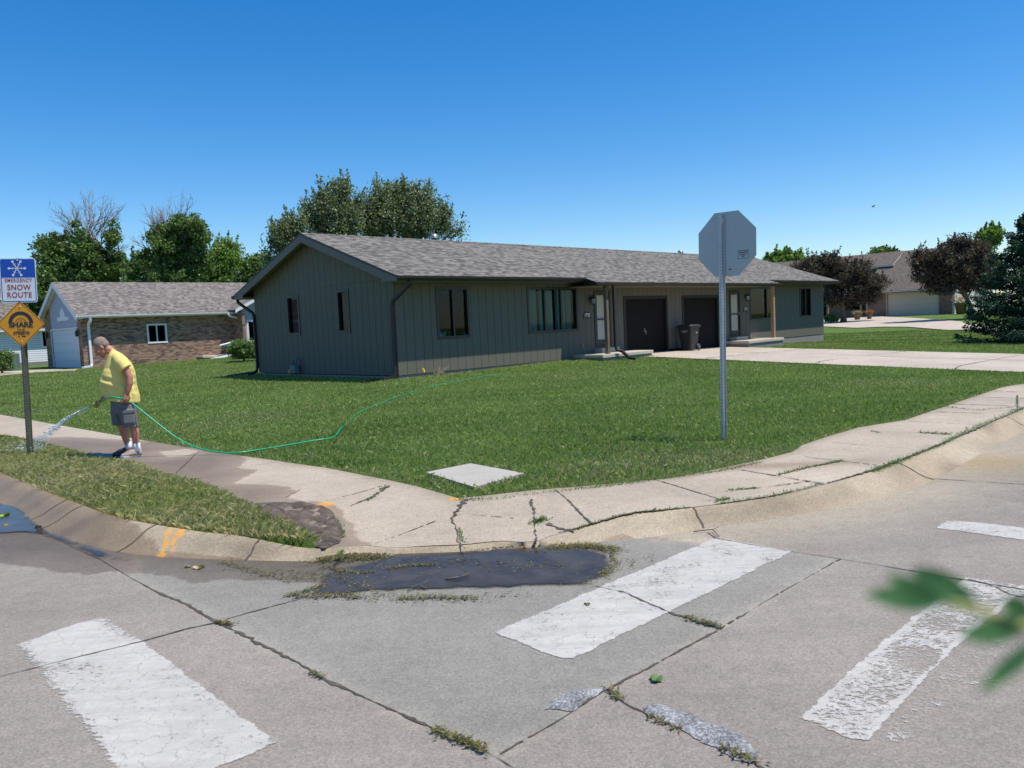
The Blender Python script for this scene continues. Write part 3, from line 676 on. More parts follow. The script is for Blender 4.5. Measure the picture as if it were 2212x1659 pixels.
def road_patch(px, seed):
    poly=PX(px,-.13); wp=densify(poly,.03,.03); P=np.array(wp); rr_=np.random.default_rng(seed); P=P+rr_.normal(0,.006,P.shape)
    I=grid(P[:,0].min(),P[:,0].max(),P[:,1].min(),P[:,1].max(),.03); v,f=cdt([tuple(p) for p in P],I); zz=zroad(v)+.004+.010*sstep(0,.04,pdist(v,P,True))*(1+.5*wob(v[:,0],v[:,1],60,seed))
    EXTRA.setdefault('road',[]).append((np.c_[v,zz],[tuple(q) for q in f],2))
road_patch([(1178,1533),(1190,1518),(1214,1500),(1240,1493),(1280,1490),(1312,1489),(1290,1502),(1262,1520),(1238,1536),(1215,1537)],5)
road_patch([(1392,1531),(1410,1523),(1440,1527),(1475,1541),(1520,1556),(1560,1573),(1600,1592),(1628,1616),(1636,1640),(1618,1652),(1590,1640),(1556,1624),(1515,1603),(1470,1574),(1430,1556),(1402,1546)],6)
flush(road)
wk=lambda l,w,s,**k: ribbon(walk,PX(l,0),w,zw,s,**k)
JW=[([(1411,1036),(1561,1082)],.010),([(1580,1013),(1778,1046)],.014),([(1732,987),(1824,998),(1892,1006)],.008),([(1793,956),(1975,972)],.012),([(1881,932),(2055,939)],.014),([(1964,911),(2109,918)],.014),([(2021,890),(2122,894)],.016),([(2055,873),(2192,878)],.02),([(2101,858),(2240,862)],.02),([(2147,845),(2290,850)],.02),([(2181,834),(2320,838)],.02)]
for i,(l,w) in enumerate(JW): wk(l,w,100+i,rag=.7,gaps=.06)
wk([(1198,1059),(1278,1121)],.010,120)
wk([(1000,1080),(990,1098),(978,1114),(982,1135),(990,1152),(1000,1166)],.022,121,rag=1,wander=.5)
wk([(1156,1063),(1152,1085),(1152,1114),(1148,1128),(1154,1148)],.018,122,rag=1,wander=.5)
wk([(975,1114),(995,1106),(1060,1107),(1126,1108)],.010,123,gaps=.3)
wk([(1181,1114),(1206,1122),(1240,1130)],.020,124,rag=.9)
wk([(734,1105),(760,1093),(802,1076),(825,1062),(839,1053)],.014,125,rag=.9)
wk([(705,1084),(780,1064),(839,1047)],.006,126,gaps=.2)
wk([(801,1152),(880,1132),(960,1112)],.005,127,gaps=.35)
wk([(495,1016),(560,1005),(604,998)],.006,128,gaps=.2); wk([(608,1082),(628,1070),(649,1059)],.010,129)
wk([(225,985),(330,957)],.007,130); wk([(20,935),(110,915)],.007,131); wk([(375,1028),(430,975)],.006,132)
wk([(1681,1027),(1740,1012),(1820,996)],.03,133,rag=.6); wk([(1516,1070),(1640,1055),(1752,1040)],.010,134,gaps=.3)
wk([(665,1090),(722,1107)],.012,135)
ribbon(walk,[p for p in KBs[(KBd>0)] if 5<np.hypot(*p)<26 and w2uv(*p)[0]>-9.7][::6],.018,zw,140,rag=.8)
flush(walk)
# kerb joints follow its rolled section
def kerb_joint(px, py, w=.012, seed=0):
    p=gp(px,py); q=min(range(len(prs)),key=lambda k:np.hypot(*(KBs[prs[k][1]]-p)))
    rows=kv.reshape(-1,len(prof)+2,3)[q,1:-1]; t=np.array(KBs[prs[q+1][1]]-KBs[prs[q][1]]); t/=max(np.linalg.norm(t),1e-6)
    r=np.random.default_rng(seed); vv=[];n=len(rows)
    for k in range(n):
        o_=r.normal(0,.006); a=w*(.4+r.random()*.5)
        for sgn in (-1,1): vv.append((rows[k][0]+t[0]*(sgn*a+o_),rows[k][1]+t[1]*(sgn*a+o_),rows[k][2]+.004))
    EXTRA.setdefault('kerb',[]).append((np.array(vv),[(2*k,2*k+1,2*k+3,2*k+2) for k in range(n-1)],1))
kerb.data.materials.append(M_CRACK)
for i,(a,b) in enumerate([(150,1080),(345,1134),(560,1158),(734,1168),(1499,1098),(1949,1001),(2169,900),(185,1092)]): kerb_joint(a,b,.013,i)
flush(kerb)

# land
land=LAWN_EDGE  # inner side of the walks is lawn, the strip between walk and kerb is grass too
Sback=[tuple(p) for p in backline[:st+1]]
def landz(P): return terr(P[:,0],P[:,1])-.012
outerp=[(-520,-520),(520,-520),(520,520),(-520,520)]
kerbin=[tuple(p) for p in backline]
# one sheet to the horizon: inside the kerb line at lawn height, outside it sunk below the road
ins=kerbin+[tuple(uv2w(500,-16.13)),tuple(uv2w(500,520)),tuple(uv2w(-11.75,520))]
B1=[Vector(p) for p in densify(ins,.3,8)]
c0=np.mean(np.array(ins),0)
bi=np.array([tuple(p) for p in B1]); tt=np.roll(bi,-1,0)-np.roll(bi,1,0); tt/=np.maximum(np.linalg.norm(tt,axis=1),1e-9)[:,None]
area=.5*np.sum(bi[:,0]*np.roll(bi[:,1],-1)-np.roll(bi[:,0],-1)*bi[:,1]); sg=1 if area>0 else -1
bo=bi+sg*np.stack([tt[:,1],-tt[:,0]],1)*.03
I=np.concatenate([grid(-12,14,4,30,.6),grid(-60,70,5,100,2.5),grid(-300,300,-300,400,30)])
DRVP=[tuple(uv2w(*p)) for p in [(10.3,-15.2),(10.3,.1),(18.6,.1),(18.6,-15.2)]]
I=np.concatenate([I,grid(5,26,14,42,.7),grid(-3,1.5,4.6,7.6,.15)]); I=I[pdist(I,bi,True)>.07]
pts=list(B1)+[Vector(tuple(p)) for p in bo]+[Vector(tuple(p)) for p in I]+[Vector(p) for p in [(-900,-900),(900,-900),(900,900),(-900,900)]]
nb=len(B1); edges=[(i,(i+1)%nb) for i in range(nb)]+[(nb+i,nb+(i+1)%nb) for i in range(nb)]
r=delaunay_2d_cdt(pts,edges,[],0,1e-4)
gv=np.array([tuple(v) for v in r[0]]); gf=np.array(r[2])
insd=inpoly(gv,bi)|(pdist(gv,bi,True)<.004); _sunk=(pdist(gv,RAMP)<1.25)*(~inpoly(gv,STRIP_TOP+[tuple(p) for p in backline[:st+1][::-1]]))*.12+inpoly(gv,DRVP)*.07
gz=np.where(insd,landz(gv)-_sunk,-.6)
ground=np_mesh('ground',np.c_[gv,gz],gf,[M_GROUND],smooth=False); tag(ground,kind='structure')

# driveway of the corner house
def flat_poly(name, poly, zoff, mats, step=1.0, inst=None, th=0):
    wp=densify(poly,.3,1.5); P=np.array(wp); I=grid(P[:,0].min(),P[:,0].max(),P[:,1].min(),P[:,1].max(),step)
    v,f=cdt(wp,I); o=np_mesh(name,np.c_[v,terr(v[:,0],v[:,1])+zoff],f,mats,smooth=True); return o,v
DRV=[tuple(uv2w(*p)) for p in [(10.45,-15.2),(10.45,-1.42),(11.07,-1.42),(11.07,-.01),(18.42,-.01),(18.5,-1.42),(18.5,-15.2)]]
drv,v2=flat_poly('driveway',DRV,.006,[M_CONC,M_CRACK],.6); tag(drv,kind='structure')
gattrs(drv,v2,np.tile(np.array((.42,.355,.285)),(len(v2),1))*(1+.06*wob(v2[:,0],v2[:,1],1.3,4)[:,None]))
zd=lambda P: terr(np.asarray(P)[:,0],np.asarray(P)[:,1])+.006
for i,(a,b) in enumerate([((14.5,0),(14.5,-15)),((10.5,-4),(18.5,-4)),((10.5,-8),(18.5,-8)),((10.5,-12),(18.5,-12))]): ribbon(drv,[uv2w(*a),uv2w(*b)],.035,zd,200+i,rag=.8,lift=.006,gaps=.1)
flush(drv)
# mowed lawn stripes of the far lot, far drive
FD=[gp(*p,z) for p,z in [((1775,707),.05),((1850,706),.1),((1910,698),.3),((1960,694),.4),((2050,691),.5),((2110,689),.5),((2212,687),.5),((2212,684.5),.55),((2060,684),.5),((1915,684),.5),((1880,684),.5),((1850,688),.42),((1840,691),.3),((1775,697),.2)]]
FD=[tuple(p) for p in FD]
fdr,v2=flat_poly('far_driveway',FD,.02,[M_CONC],3); fdr.location.z=.02; tag(fdr,kind='structure'); gattrs(fdr,v2,np.tile(np.array((.44,.37,.30)),(len(v2),1)))
ND=[tuple(p) for p in [gp(-200,845,.1),gp(0,814,.1),gp(80,806,.12),gp(162,801,.15),gp(170,798,.15),gp(110,798.5,.15),gp(0,804,.13),gp(-200,815,.1)]]
ndr,v2=flat_poly('neighbour_driveway',ND,.02,[M_CONC],3); tag(ndr,kind='structure'); gattrs(ndr,v2,np.tile(np.array((.44,.37,.30)),(len(v2),1)))

# puddles
def puddle(poly, label, name='puddle'):
    wp=densify(poly,.08,.08); P=np.array(wp); I=grid(P[:,0].min(),P[:,0].max(),P[:,1].min(),P[:,1].max(),.06)
    v,f=cdt(wp,I); o=np_mesh(name,np.c_[v,zroad(v)+.009],f,[M_WATER],smooth=True)
    e=o.data.attributes.new('edge','FLOAT','POINT'); e.data.foreach_set('value',sdist(v,poly).astype(np.float32)); tag(o,kind='structure'); return o
puddle(PX([(672,1287),(688,1261),(700,1240),(745,1228),(806,1214),(844,1202),(840,1180),(900,1180),(1000,1182),(1042,1190),(1113,1184),(1206,1184),(1265,1188),(1312,1199),(1326,1223),(1303,1248),(1265,1267),(1160,1267),(1054,1274),(928,1276),(801,1280),(738,1287)],-.13),'')
puddle(PX([(-600,1010),(0,1086),(42,1098),(76,1128),(115,1152),(208,1187),(250,1203),(300,1215),(245,1212),(200,1203),(156,1181),(90,1156),(45,1152),(0,1154),(-600,1150)],-.13),'')

# crosswalk bars
def stripe(px, name, label, cover, holes=()):
    poly=PX(px,-.13); wp=densify(poly,.06,.06); P=np.array(wp); I=grid(P[:,0].min(),P[:,0].max(),P[:,1].min(),P[:,1].max(),.05)
    v,f=cdt(wp,I); o=np_mesh(name,np.c_[v,zroad(v)+.0035],f,[M_PAINT],smooth=True)
    for nm,d in (('edge',sdist(v,poly)),('cover',cover(v))):
        e=o.data.attributes.new(nm,'FLOAT','POINT'); e.data.foreach_set('value',np.asarray(d).astype(np.float32))
    return tag(o,label,'road marking','crosswalk bars')
left_edge=np.array(PX([(10,1405),(60,1470),(110,1540),(165,1600),(210,1670)],-.13)); s3r=np.array(PX([(1880,1605),(2073,1390),(2200,1290)],-.13))
stripe([(5,1403),(60,1385),(130,1358),(228,1330),(250,1348),(312,1385),(460,1498),(560,1572),(604,1605),(470,1662),(330,1760),(200,1700),(165,1610),(100,1545),(40,1462)],'crosswalk_bar','broad white crosswalk bar in the left foreground, cut across by a slab joint',lambda v:.27-.75*np.exp(-(pdist(v,left_edge)/.06)**2)-.25*np.exp(-(pdist(v,np.array(PX([(228,1330),(312,1388)],-.13)))/.05)**2))
stripe([(1062,1367),(1547,1161),(1716,1192),(1226,1432)],'crosswalk_bar','bright white crosswalk bar just right of the dark puddle',lambda v:.25+0*v[:,0])
stripe([(1724,1551),(1824,1454),(1959,1340),(2083,1246),(2320,1280),(2200,1290),(2120,1360),(2073,1394),(1991,1482),(1872,1615)],'crosswalk_bar','flaking half worn white crosswalk bar behind the blurred leaves',lambda v:.10+0*v[:,0]-.25*np.exp(-((v[:,0]-gp(2010,1440,-.13)[0])**2+(v[:,1]-gp(2010,1440,-.13)[1])**2)/.02)+.5*np.exp(-(np.minimum(pdist(v,s3r),pdist(v,np.array(PX([(1730,1550),(1959,1342),(2083,1248)],-.13))))/.018)**2))
stripe([(1990,1490),(2076,1396),(2130,1352),(2200,1420),(2150,1500),(2040,1530),(1950,1610),(1900,1600)],'crosswalk_bar','almost worn away ghost of white paint at right, beside the flaking bar',lambda v:-.10+0*v[:,0])
stripe([(2018,1141),(2048,1124),(2120,1130),(2260,1146),(2500,1160),(2500,1185),(2212,1168),(2140,1158)],'crosswalk_bar','short white crosswalk bar farthest away at the right edge',lambda v:.2+0*v[:,0])

# mud hole at the corner of the grass strip
def patch(name, px, z, m, step=.05, amp=.008, zf=None):
    poly=PX(px,z); wp=densify(poly,.04,.04); P=np.array(wp); P=P+rng.normal(0,.006,P.shape); I=grid(P[:,0].min(),P[:,0].max(),P[:,1].min(),P[:,1].max(),step)
    v,f=cdt([tuple(p) for p in P],I); zz=zflat(v)+.008+amp*(.6+wob(v[:,0],v[:,1],25,6))*sstep(0,.06,pdist(v,P,True))
    return np_mesh(name,np.c_[v,zz],f,[m],smooth=True)
mud=patch('mud_hole',[(541,1089),(600,1086),(660,1088),(700,1094),(724,1107),(742,1128),(730,1150),(700,1166),(640,1150),(580,1125)],0,M_WETMUD,amp=.022,step=.035); tag(mud,kind='structure')
pad=MB(); pp=[gp(*p,.03) for p in [(919,1017),(1016,998),(1133,1019),(1025,1049)]]; pad.prism([tuple(p) for p in pp[::-1]],-.05,.016)
o=pad.build('concrete_pad',M_PAD,uv=False); tag(o,'square grey concrete utility pad set into the lawn corner','concrete pad')

# ------------------------------------------------------------------ grass
BLK=[]   # polygons without grass
BLK.append(DRV); BLK.append([tuple(uv2w(*p)) for p in [(-.05,-.05),(29.6,-.05),(29.6,8.8),(-.05,8.8)]])
BLK.append([tuple(p) for p in pp]); BLK.append([tuple(uv2w(*p)) for p in [(8,-1.4),(11.1,-1.4),(11.1,0),(8,0)]]); BLK.append([tuple(uv2w(*p)) for p in [(18.4,-1.4),(21.6,-1.4),(21.6,0),(18.4,0)]])
LAWN=LAWN_EDGE+[tuple(uv2w(90,90))]
STRIP=STRIP_TOP+[tuple(p) for p in backline[:st+1][::-1]]
padc=np.mean(pp,0)
def blades(Pt, hgt, wid, col, lean=.5, name='grass'):
    n=len(Pt); a=rng.uniform(0,2*pi,n); h=hgt*rng.uniform(.6,1.25,n); w=wid*rng.uniform(.7,1.3,n)
    tx=np.cos(a)*w; ty=np.sin(a)*w; la=rng.uniform(0,2*pi,n); lm=h*np.abs(rng.normal(0,lean,n)); z0=terr(Pt[:,0],Pt[:,1])-.01
    v=np.empty((n,4,3)); v[:,0]=np.stack([Pt[:,0]-tx,Pt[:,1]-ty,z0],1); v[:,1]=np.stack([Pt[:,0]+tx,Pt[:,1]+ty,z0],1)
    mx=Pt[:,0]+np.cos(la)*lm*.35; my=Pt[:,1]+np.sin(la)*lm*.35
    v[:,2]=np.stack([mx+tx*.7,my+ty*.7,z0+h*.6],1); v[:,3]=np.stack([Pt[:,0]+np.cos(la)*lm,Pt[:,1]+np.sin(la)*lm,z0+h*np.clip(1-lm/h*.25,.4,1)],1)
    f=np.array([[0,1,2],[0,2,3]])[None]+np.arange(n)[:,None,None]*4
    c=np.repeat(col[:,None,:],4,1).copy(); c[:,0:2]*=.9; c[:,3]*=1.08
    return v.reshape(-1,3), f.reshape(-1,3), c.reshape(-1,3)
def lawn_points(n, r0, r1, p=.6, th=R(46)):
    rr=(r0**(2-p-0)+(r1**(2-p)-r0**(2-p))*rng.random(n))**(1/(2-p)); aa=rng.uniform(-th,th,n); return np.stack([np.sin(aa)*rr,np.cos(aa)*rr],1)
Pt=lawn_points(800000,6.3,60,1.15)
k=inpoly(Pt,LAWN)
for b in BLK: k&=~inpoly(Pt,b)
Pt=Pt[k]; r_=np.hypot(Pt[:,0],Pt[:,1]); u_,v_=w2uv(Pt[:,0],Pt[:,1])
k=(v_<29.2)&~((u_>29.8)&(r_>58)); Pt=Pt[k]; r_=r_[k]; u_=u_[k]; v_=v_[k]
n=len(Pt); g1=np.array((.155,.22,.05)); g2=np.array((.25,.315,.09)); dryc=np.array((.42,.38,.20))
t=np.clip(.5+.35*wob(Pt[:,0],Pt[:,1],1.1,41)+.30*wob(Pt[:,0]*.6,Pt[:,1]*3.0,1.4,42)+rng.normal(0,.12,n),0,1)
col=g1+(g2-g1)*t[:,None]
dry=.10+.35*np.clip(wob(Pt[:,0],Pt[:,1],.9,43)-.2,0,1)
ledge=np.array([p for p in LAWN_EDGE]); de=pdist(Pt,ledge)
dry=dry+.6*np.exp(-((Pt[:,0]-padc[0]-.3)**2/1.3+(Pt[:,1]-padc[1])**2/.25))*(.6+.4*wob(Pt[:,0],Pt[:,1],6,44))
ec=gp(1600,985); dry=dry+.65*np.exp(-((Pt[:,0]-ec[0])**2/1.6+(Pt[:,1]-ec[1])**2/.12)); dry=dry+.35*np.exp(-(de/.15)**2)
dry=dry+.45*np.exp(-(np.abs(v_+.35)/.3)**2)*(u_>-.2)*(u_<9)
isdry=rng.random(n)<dry; col[isdry]=dryc*rng.uniform(.6,1.15,(isdry.sum(),1)); col*=np.exp(rng.normal(0,.10,(n,1)))
far=(u_>18.5)&(v_<0)|(u_>29.8)
sc=np.maximum(1,r_/9)
mow=np.sign(np.sin((u_+.35*v_)*2.1+.6*wob(u_,v_,.25,61)))*((u_>25)&(v_<12)); col*=(1+.15*mow-.14*(u_>25))[:,None]
V_,F_,C_=blades(Pt,np.where(r_<14,.058,.05)*(1-.3*(de<.12)),.0032*sc,col,.55)
lawn=np_mesh('lawn_grass',V_,F_,[M_BLADE],col=C_); tag(lawn,'mown green grass of the corner lawn with drier blades along its edges','grass',kind='stuff')
# verge: longer, paler, brushed by the water
mn=np.array(STRIP)[5:]; Pt=lawn_points(520000,5.6,16,1.2); Pt=Pt[inpoly(Pt,STRIP)]
# the mud hole stays bare
mp_=PX([(545,1092),(600,1082),(735,1100),(745,1128),(725,1150),(690,1150),(660,1128),(600,1115)]); Pt=Pt[~inpoly(Pt,mp_)]
n=len(Pt); t=np.clip(.5+.5*wob(Pt[:,0],Pt[:,1],2.3,51)+rng.normal(0,.2,n),0,1); d_=np.clip(.68+.36*wob(Pt[:,0]*.9,Pt[:,1]*2.,2.2,52),.08,.92)
col=np.array((.16,.20,.045))*(1-t[:,None])+np.array((.33,.34,.11))*t[:,None]; isd=rng.random(n)<d_; col[isd]=np.array((.52,.45,.23))*rng.uniform(.6,1.1,(isd.sum(),1))
V_,F_,C_=blades(Pt,(.060+.03*t)*np.clip(.55+pdist(Pt,np.array(STRIP_TOP[2:]))/.25,.5,1),.0022,col,.6); st_=np_mesh('verge_grass',V_,F_,[M_BLADE],col=C_); tag(st_,'long yellowing grass on the verge between the sidewalk and the kerb','grass',kind='stuff')

# weeds in the joints, grass clippings and leaf litter
def litter(name, segs, label, cat, cols, size, lift=.004, zf=zflat, up_=.5):
    Vv=[];Ff=[];Cc=[];o=0
    for pts,w,n in segs:
        P=np.array(PX(pts,0 if zf is zflat else -.13)); d=np.r_[0,np.cumsum(np.hypot(*np.diff(P,axis=0).T))]
        s=rng.uniform(0,d[-1],n); q=np.stack([np.interp(s,d,P[:,0]),np.interp(s,d,P[:,1])],1)+rng.normal(0,w,(n,2))*rng.uniform(.2,1,(n,1))
        a=rng.uniform(0,2*pi,n); l=size*rng.uniform(.5,1.5,n); ww=l*rng.uniform(.15,.4,n); dz=l*np.abs(rng.normal(0,up_,n)); z=zf(q)+lift
        ax=np.stack([np.cos(a),np.sin(a)],1); bx=np.stack([-ax[:,1],ax[:,0]],1)
        v=np.empty((n,4,3)); v[:,0,:2]=q; v[:,0,2]=z; v[:,1,:2]=q+ax*(l*.5)[:,None]+bx*(ww*.5)[:,None]; v[:,1,2]=z+dz*.5; v[:,2,:2]=q+ax*l[:,None]; v[:,2,2]=z+dz; v[:,3,:2]=q+ax*(l*.5)[:,None]-bx*(ww*.5)[:,None]; v[:,3,2]=z+dz*.45
        Vv.append(v.reshape(-1,3)); Ff.append(np.arange(n)[:,None]*4+np.arange(4)[None]+o); o+=4*n
        c=np.array(cols)[rng.integers(0,len(cols),n)]*np.exp(rng.normal(0,.25,(n,1))); Cc.append(np.repeat(c,4,0))
    ob=np_mesh(name,np.concatenate(Vv),np.concatenate(Ff),[M_DEBRIS if name!='joint_weeds' else M_LEAF],col=np.concatenate(Cc)); return tag(ob,label,cat,kind='stuff')
GR=[(.06,.13,.02),(.09,.17,.03),(.05,.10,.02)]
litter('joint_weeds',[([(1240,1127),(1333,1112),(1481,1098)],.012,500),([(1554,1089),(1694,1067),(1767,1048)],.02,350),([(1884,1019),(1949,994)],.04,900),([(1949,994),(2036,960),(2093,930)],.04,1300),([(2093,930),(2169,899),(2212,880)],.05,1100),([(1681,1027),(1740,1012),(1820,996)],.03,600),([(1575,1061),(1637,1055)],.02,250),([(1154,1113),(1175,1106)],.035,350),([(990,1125),(1000,1150)],.012,120),([(790,1085),(812,1072)],.015,120),([(820,1060),(839,1052)],.015,120),([(990,1080),(1060,1080),(1160,1068),(1300,1052),(1560,1018),(1640,1000)],.05,1800),([(725,1110),(742,1140)],.03,260),([(729,1190),(738,1170)],.015,120),([(1881,932),(1900,936)],.02,80),([(1985,935),(2055,938)],.025,300),([(1545,1085),(1575,1078)],.025,200),([(880,1010),(960,1060)],.06,300),([(700,1330),(470,1350)],.0,2),([(2030,878),(2110,887),(2190,880)],.03,300)],'small green weeds sprouting along the sidewalk joints and the lawn edge','weeds',GR,.021)
litter('leaf_litter',[([(690,1212),(740,1205),(830,1205)],.075,2200),([(800,1225),(1000,1215),(1250,1225)],.10,260),([(560,1235),(700,1240),(840,1290)],.10,420),([(700,1225),(760,1240),(810,1238)],.03,300),([(830,1232),(880,1225),(940,1222)],.02,260),([(1190,1186),(1260,1180),(1330,1190)],.06,1700),([(1260,1265),(1330,1240),(1400,1200)],.12,150),([(1320,1190),(1330,1220),(1300,1250)],.03,380),([(1010,1190),(1100,1183),(1165,1180)],.03,260),([(620,1290),(660,1280),(700,1265)],.03,260),([(640,1292),(720,1288),(780,1292)],.035,420),([(860,1296),(930,1292),(1030,1296)],.035,420),([(640,1285),(900,1300),(1150,1285)],.06,200),([(480,1215),(600,1250),(700,1250)],.05,500),([(900,1250),(1100,1220),(1250,1230)],.08,70),([(470,1345),(500,1352)],.012,200),([(1480,1335),(1555,1358)],.02,220),([(670,1452),(700,1466)],.012,50),([(940,1580),(1000,1604),(1050,1625)],.016,420),([(1310,1492),(1345,1515)],.014,90),([(1400,1550),(1470,1580)],.016,60),([(1560,1620),(1640,1655)],.02,90),([(590,1115),(720,1120)],.09,500)],'grass clippings and rotting leaves washed along the gutter and joints','plant litter',[(.10,.09,.03),(.16,.12,.05),(.08,.11,.02),(.22,.18,.07),(.05,.045,.03)],.022,.012,zroad,.2)
# ================================================================== HOUSES
ANG = math.atan2(U[1],U[0])
def root_at(name, u, v, label, cat, z=0):
    p=uv2w(u,v); return empty(name,(p[0],p[1],z),ANG,label,cat)
def wall(mb, ax, c, th, a0,a1,z0,z1, ops=(), m=0):
    """upright wall along axis ax ('x' or 'y'), outer face at c, thickness th inwards, with openings"""
    xs=sorted({a0,a1}|{o[0] for o in ops}|{o[1] for o in ops})
    for p,q in zip(xs[:-1],xs[1:]):
        mid=(p+q)/2; zs=[(z0,z1)]
        for o in sorted([o for o in ops if o[0]<mid<o[1]],key=lambda o:o[2]):
            l=zs.pop(); 
            if o[2]>l[0]+1e-4: zs.append((l[0],o[2]))
            zs.append((o[3],l[1]))
        for lo,hi in zs:
            if hi-lo<1e-3: continue
            if ax=='x': mb.box(p,q,min(c,c+th),max(c,c+th),lo,hi,m)
            else: mb.box(min(c,c+th),max(c,c+th),p,q,lo,hi,m)
def window(parent, ax, c, n, a0,a1,z0,z1, mull=(), fm=None, gm=None, fw=.055, name='window', depth=.06):
    """n = outward sign; frame proud of wall by 2 cm, glass set back"""
    f=MB(); fm=fm or M_WFRAME; gm=gm or M_GLASS
    def bx(mb,p,q,d0,d1,lo,hi):
        e0,e1=sorted((c+n*d0,c+n*d1))
        mb.box(p,q,e0,e1,lo,hi) if ax=='x' else mb.box(e0,e1,p,q,lo,hi)
    bx(f,a0-.03,a1+.03,-.09,.022,z1-fw,z1+.03); bx(f,a0-.03,a1+.03,-.09,.03,z0-.03,z0+fw)
    bx(f,a0-.03,a0+fw,-.09,.022,z0+fw,z1-fw); bx(f,a1-fw,a1+.03,-.09,.022,z0+fw,z1-fw)
    for mm in mull: bx(f,mm-.03,mm+.03,-.085,.005,z0+fw,z1-fw)
    w=f.build(name,fm,parent)
    g=MB(); xs=[a0+fw]+[x for mm in mull for x in (mm-.03,mm+.03)]+[a1-fw]
    for p,q in zip(xs[::2],xs[1::2]): bx(g,p,q,-depth-.006,-depth,z0+fw,z1-fw)
    g.build('pane',gm,w); return w
SL=.3454; ZE=3.046
zt=lambda v: ZE+SL*(v+.77)
H=root_at('duplex_house',0,0,'long low olive grey ranch duplex with grooved siding and two dark garage doors','house')
W_,L_=8.617,29.483; ZB=.152; ZS=2.90
ops=[(1.60,2.90,1.18,2.73),(5.66,8.27,1.18,2.73),(9.31,10.21,.51,2.60),(11.10,14.12,.06,2.38),(15.24,18.26,.03,2.38),(19.27,20.17,.46,2.60),(21.21,23.82,1.18,2.73),(26.56,27.88,1.18,2.73)]
mb=MB(); wall(mb,'x',0,.15,0,L_,ZB,ZS,ops)
wall(mb,'y',0,.15,.15,W_,ZB,ZS,[(5.45,6.22,1.51,2.83),(2.39,3.03,1.51,2.83)])
gp_=[(.0,ZS),(W_,ZS),(W_,zt(-.0)-.09),(W_/2,zt(W_/2)-.09),(0,zt(0)-.09)]
Mg=Matrix(((0,0,1,0),(1,0,0,0),(0,1,0,0),(0,0,0,1)))      # (y,z,x) -> x,y,z
mb.prism(gp_,.0,.15,0,Mg); mb.prism(gp_,L_-.15,L_,0,Mg)
mb.box(L_-.15,L_,.15,W_,ZB,ZS); mb.box(.15,L_-.15,W_-.15,W_,ZB,ZS)
mb.build('wall',M_SIDING,H)
mb=MB(); mb.box(.03,11.05,.03,.3,-.5,ZB-.012); mb.box(.03,.3,.29,W_-.03,-.5,ZB-.03); mb.build('foundation',M_FOUND,H)
mb=MB(); mb.box(18.4,L_-.01,.02,.3,-.8,ZB-.02); mb.box(L_-.3,L_-.012,.29,W_-.03,-.8,ZB-.025); mb.build('foundation',M_FOUND,H)
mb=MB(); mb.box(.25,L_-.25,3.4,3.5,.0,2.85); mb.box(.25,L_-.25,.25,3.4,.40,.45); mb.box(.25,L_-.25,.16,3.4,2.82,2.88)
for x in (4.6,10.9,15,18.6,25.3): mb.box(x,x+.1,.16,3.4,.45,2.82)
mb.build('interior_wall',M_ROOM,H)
# roof
mb=MB(); TH=.07
pf=[(-.44,-.77),(7.8,-.77),(7.8,-1.327),(21.59,-1.327),(21.59,-.77),(29.8,-.77),(29.8,4.308),(-.44,4.308)]
pb=[(-.44,4.309),(29.8,4.309),(29.8,9.387),(-.44,9.387)]
zr2=lambda v: zt(v) if v<=4.3085 else zt(2*4.3085-v)
for poly in (pf,pb):
    n=len(poly); vs=[(x,y,zr2(y)) for x,y in poly]+[(x,y,zr2(y)-TH) for x,y in poly]
    o=len(mb.v); mb.add(vs,[tuple(range(n))],0); mb.f.append(tuple(o+n+i for i in range(n-1,-1,-1))); mb.m.append(1); mb.sm.append(False)
    for i in range(n): j=(i+1)%n; mb.f.append((o+j,o+i,o+n+i,o+n+j)); mb.m.append(2); mb.sm.append(False)
rf=mb.build('roof',[M_SHING,M_SOFFIT,M_FASCIA],H)
mb=MB(); 
for k in range(101):                   # ridge cap shingles
    x=-.44+k*.3; y=W_/2; z=zr2(y)
    mb.add([(x,y-.15,z-.045),(x+.29,y-.15,z-.04),(x+.29,y,z+.022),(x,y,z+.012),(x+.29,y+.15,z-.04),(x,y+.15,z-.045)],[(0,1,2,3),(3,2,4,5)],0)
mb.build('ridge_cap',M_SHING,rf)
mb=MB(); mb.box(-.40,7.8,-.745,-.002,ZS,ZS+.02); mb.box(21.59,29.77,-.745,-.002,ZS,ZS+.02); mb.box(-.4,29.77,W_+.002,9.36,ZS,ZS+.02)
mb.box(7.83,21.56,-1.3,-.002,2.735,2.755); mb.build('soffit',M_SOFFIT,H)
for x0,x1 in ((-.44,-.405),(29.765,29.8)):
    mb=MB()
    a=[(-.75,ZS),(-.02,ZS),(-.02,zt(-.02)-.30),(W_/2,zt(W_/2)-.30),(W_/2,zt(W_/2)-TH-.003),(-.75,zt(-.75)-TH-.003)]
    b=[(W_-y,z) for y,z in a]
    mb.prism(a,x0,x1,0,Mg); mb.prism(b[::-1],x0,x1,0,Mg)
    xi=(x0+.035,-.003) if x0<0 else (L_+.003,x0)
    for aa,bb in ((-.74,-.003),(W_+.003,W_+.74)): mb.box(xi[0],xi[1],aa,bb,ZS+.021,ZS+.04)
    mb.build('rake_board',M_TRIM,H)
mb=MB(); 
for x in (7.8,21.56): mb.prism([(-1.31,2.74),(-.76,2.74),(-.76,zt(-.76)-TH-.003),(-1.31,zt(-1.31)-TH-.003)],x,x+.03,0,Mg)
mb.box(7.83,21.56,-1.325,-1.30,2.72,zt(-1.31)-TH-.002); mb.box(-.40,7.8,-.77,-.745,ZS-.02,zt(-.75)-TH-.004); mb.box(21.59,29.77,-.77,-.745,ZS-.02,zt(-.75)-TH-.004)
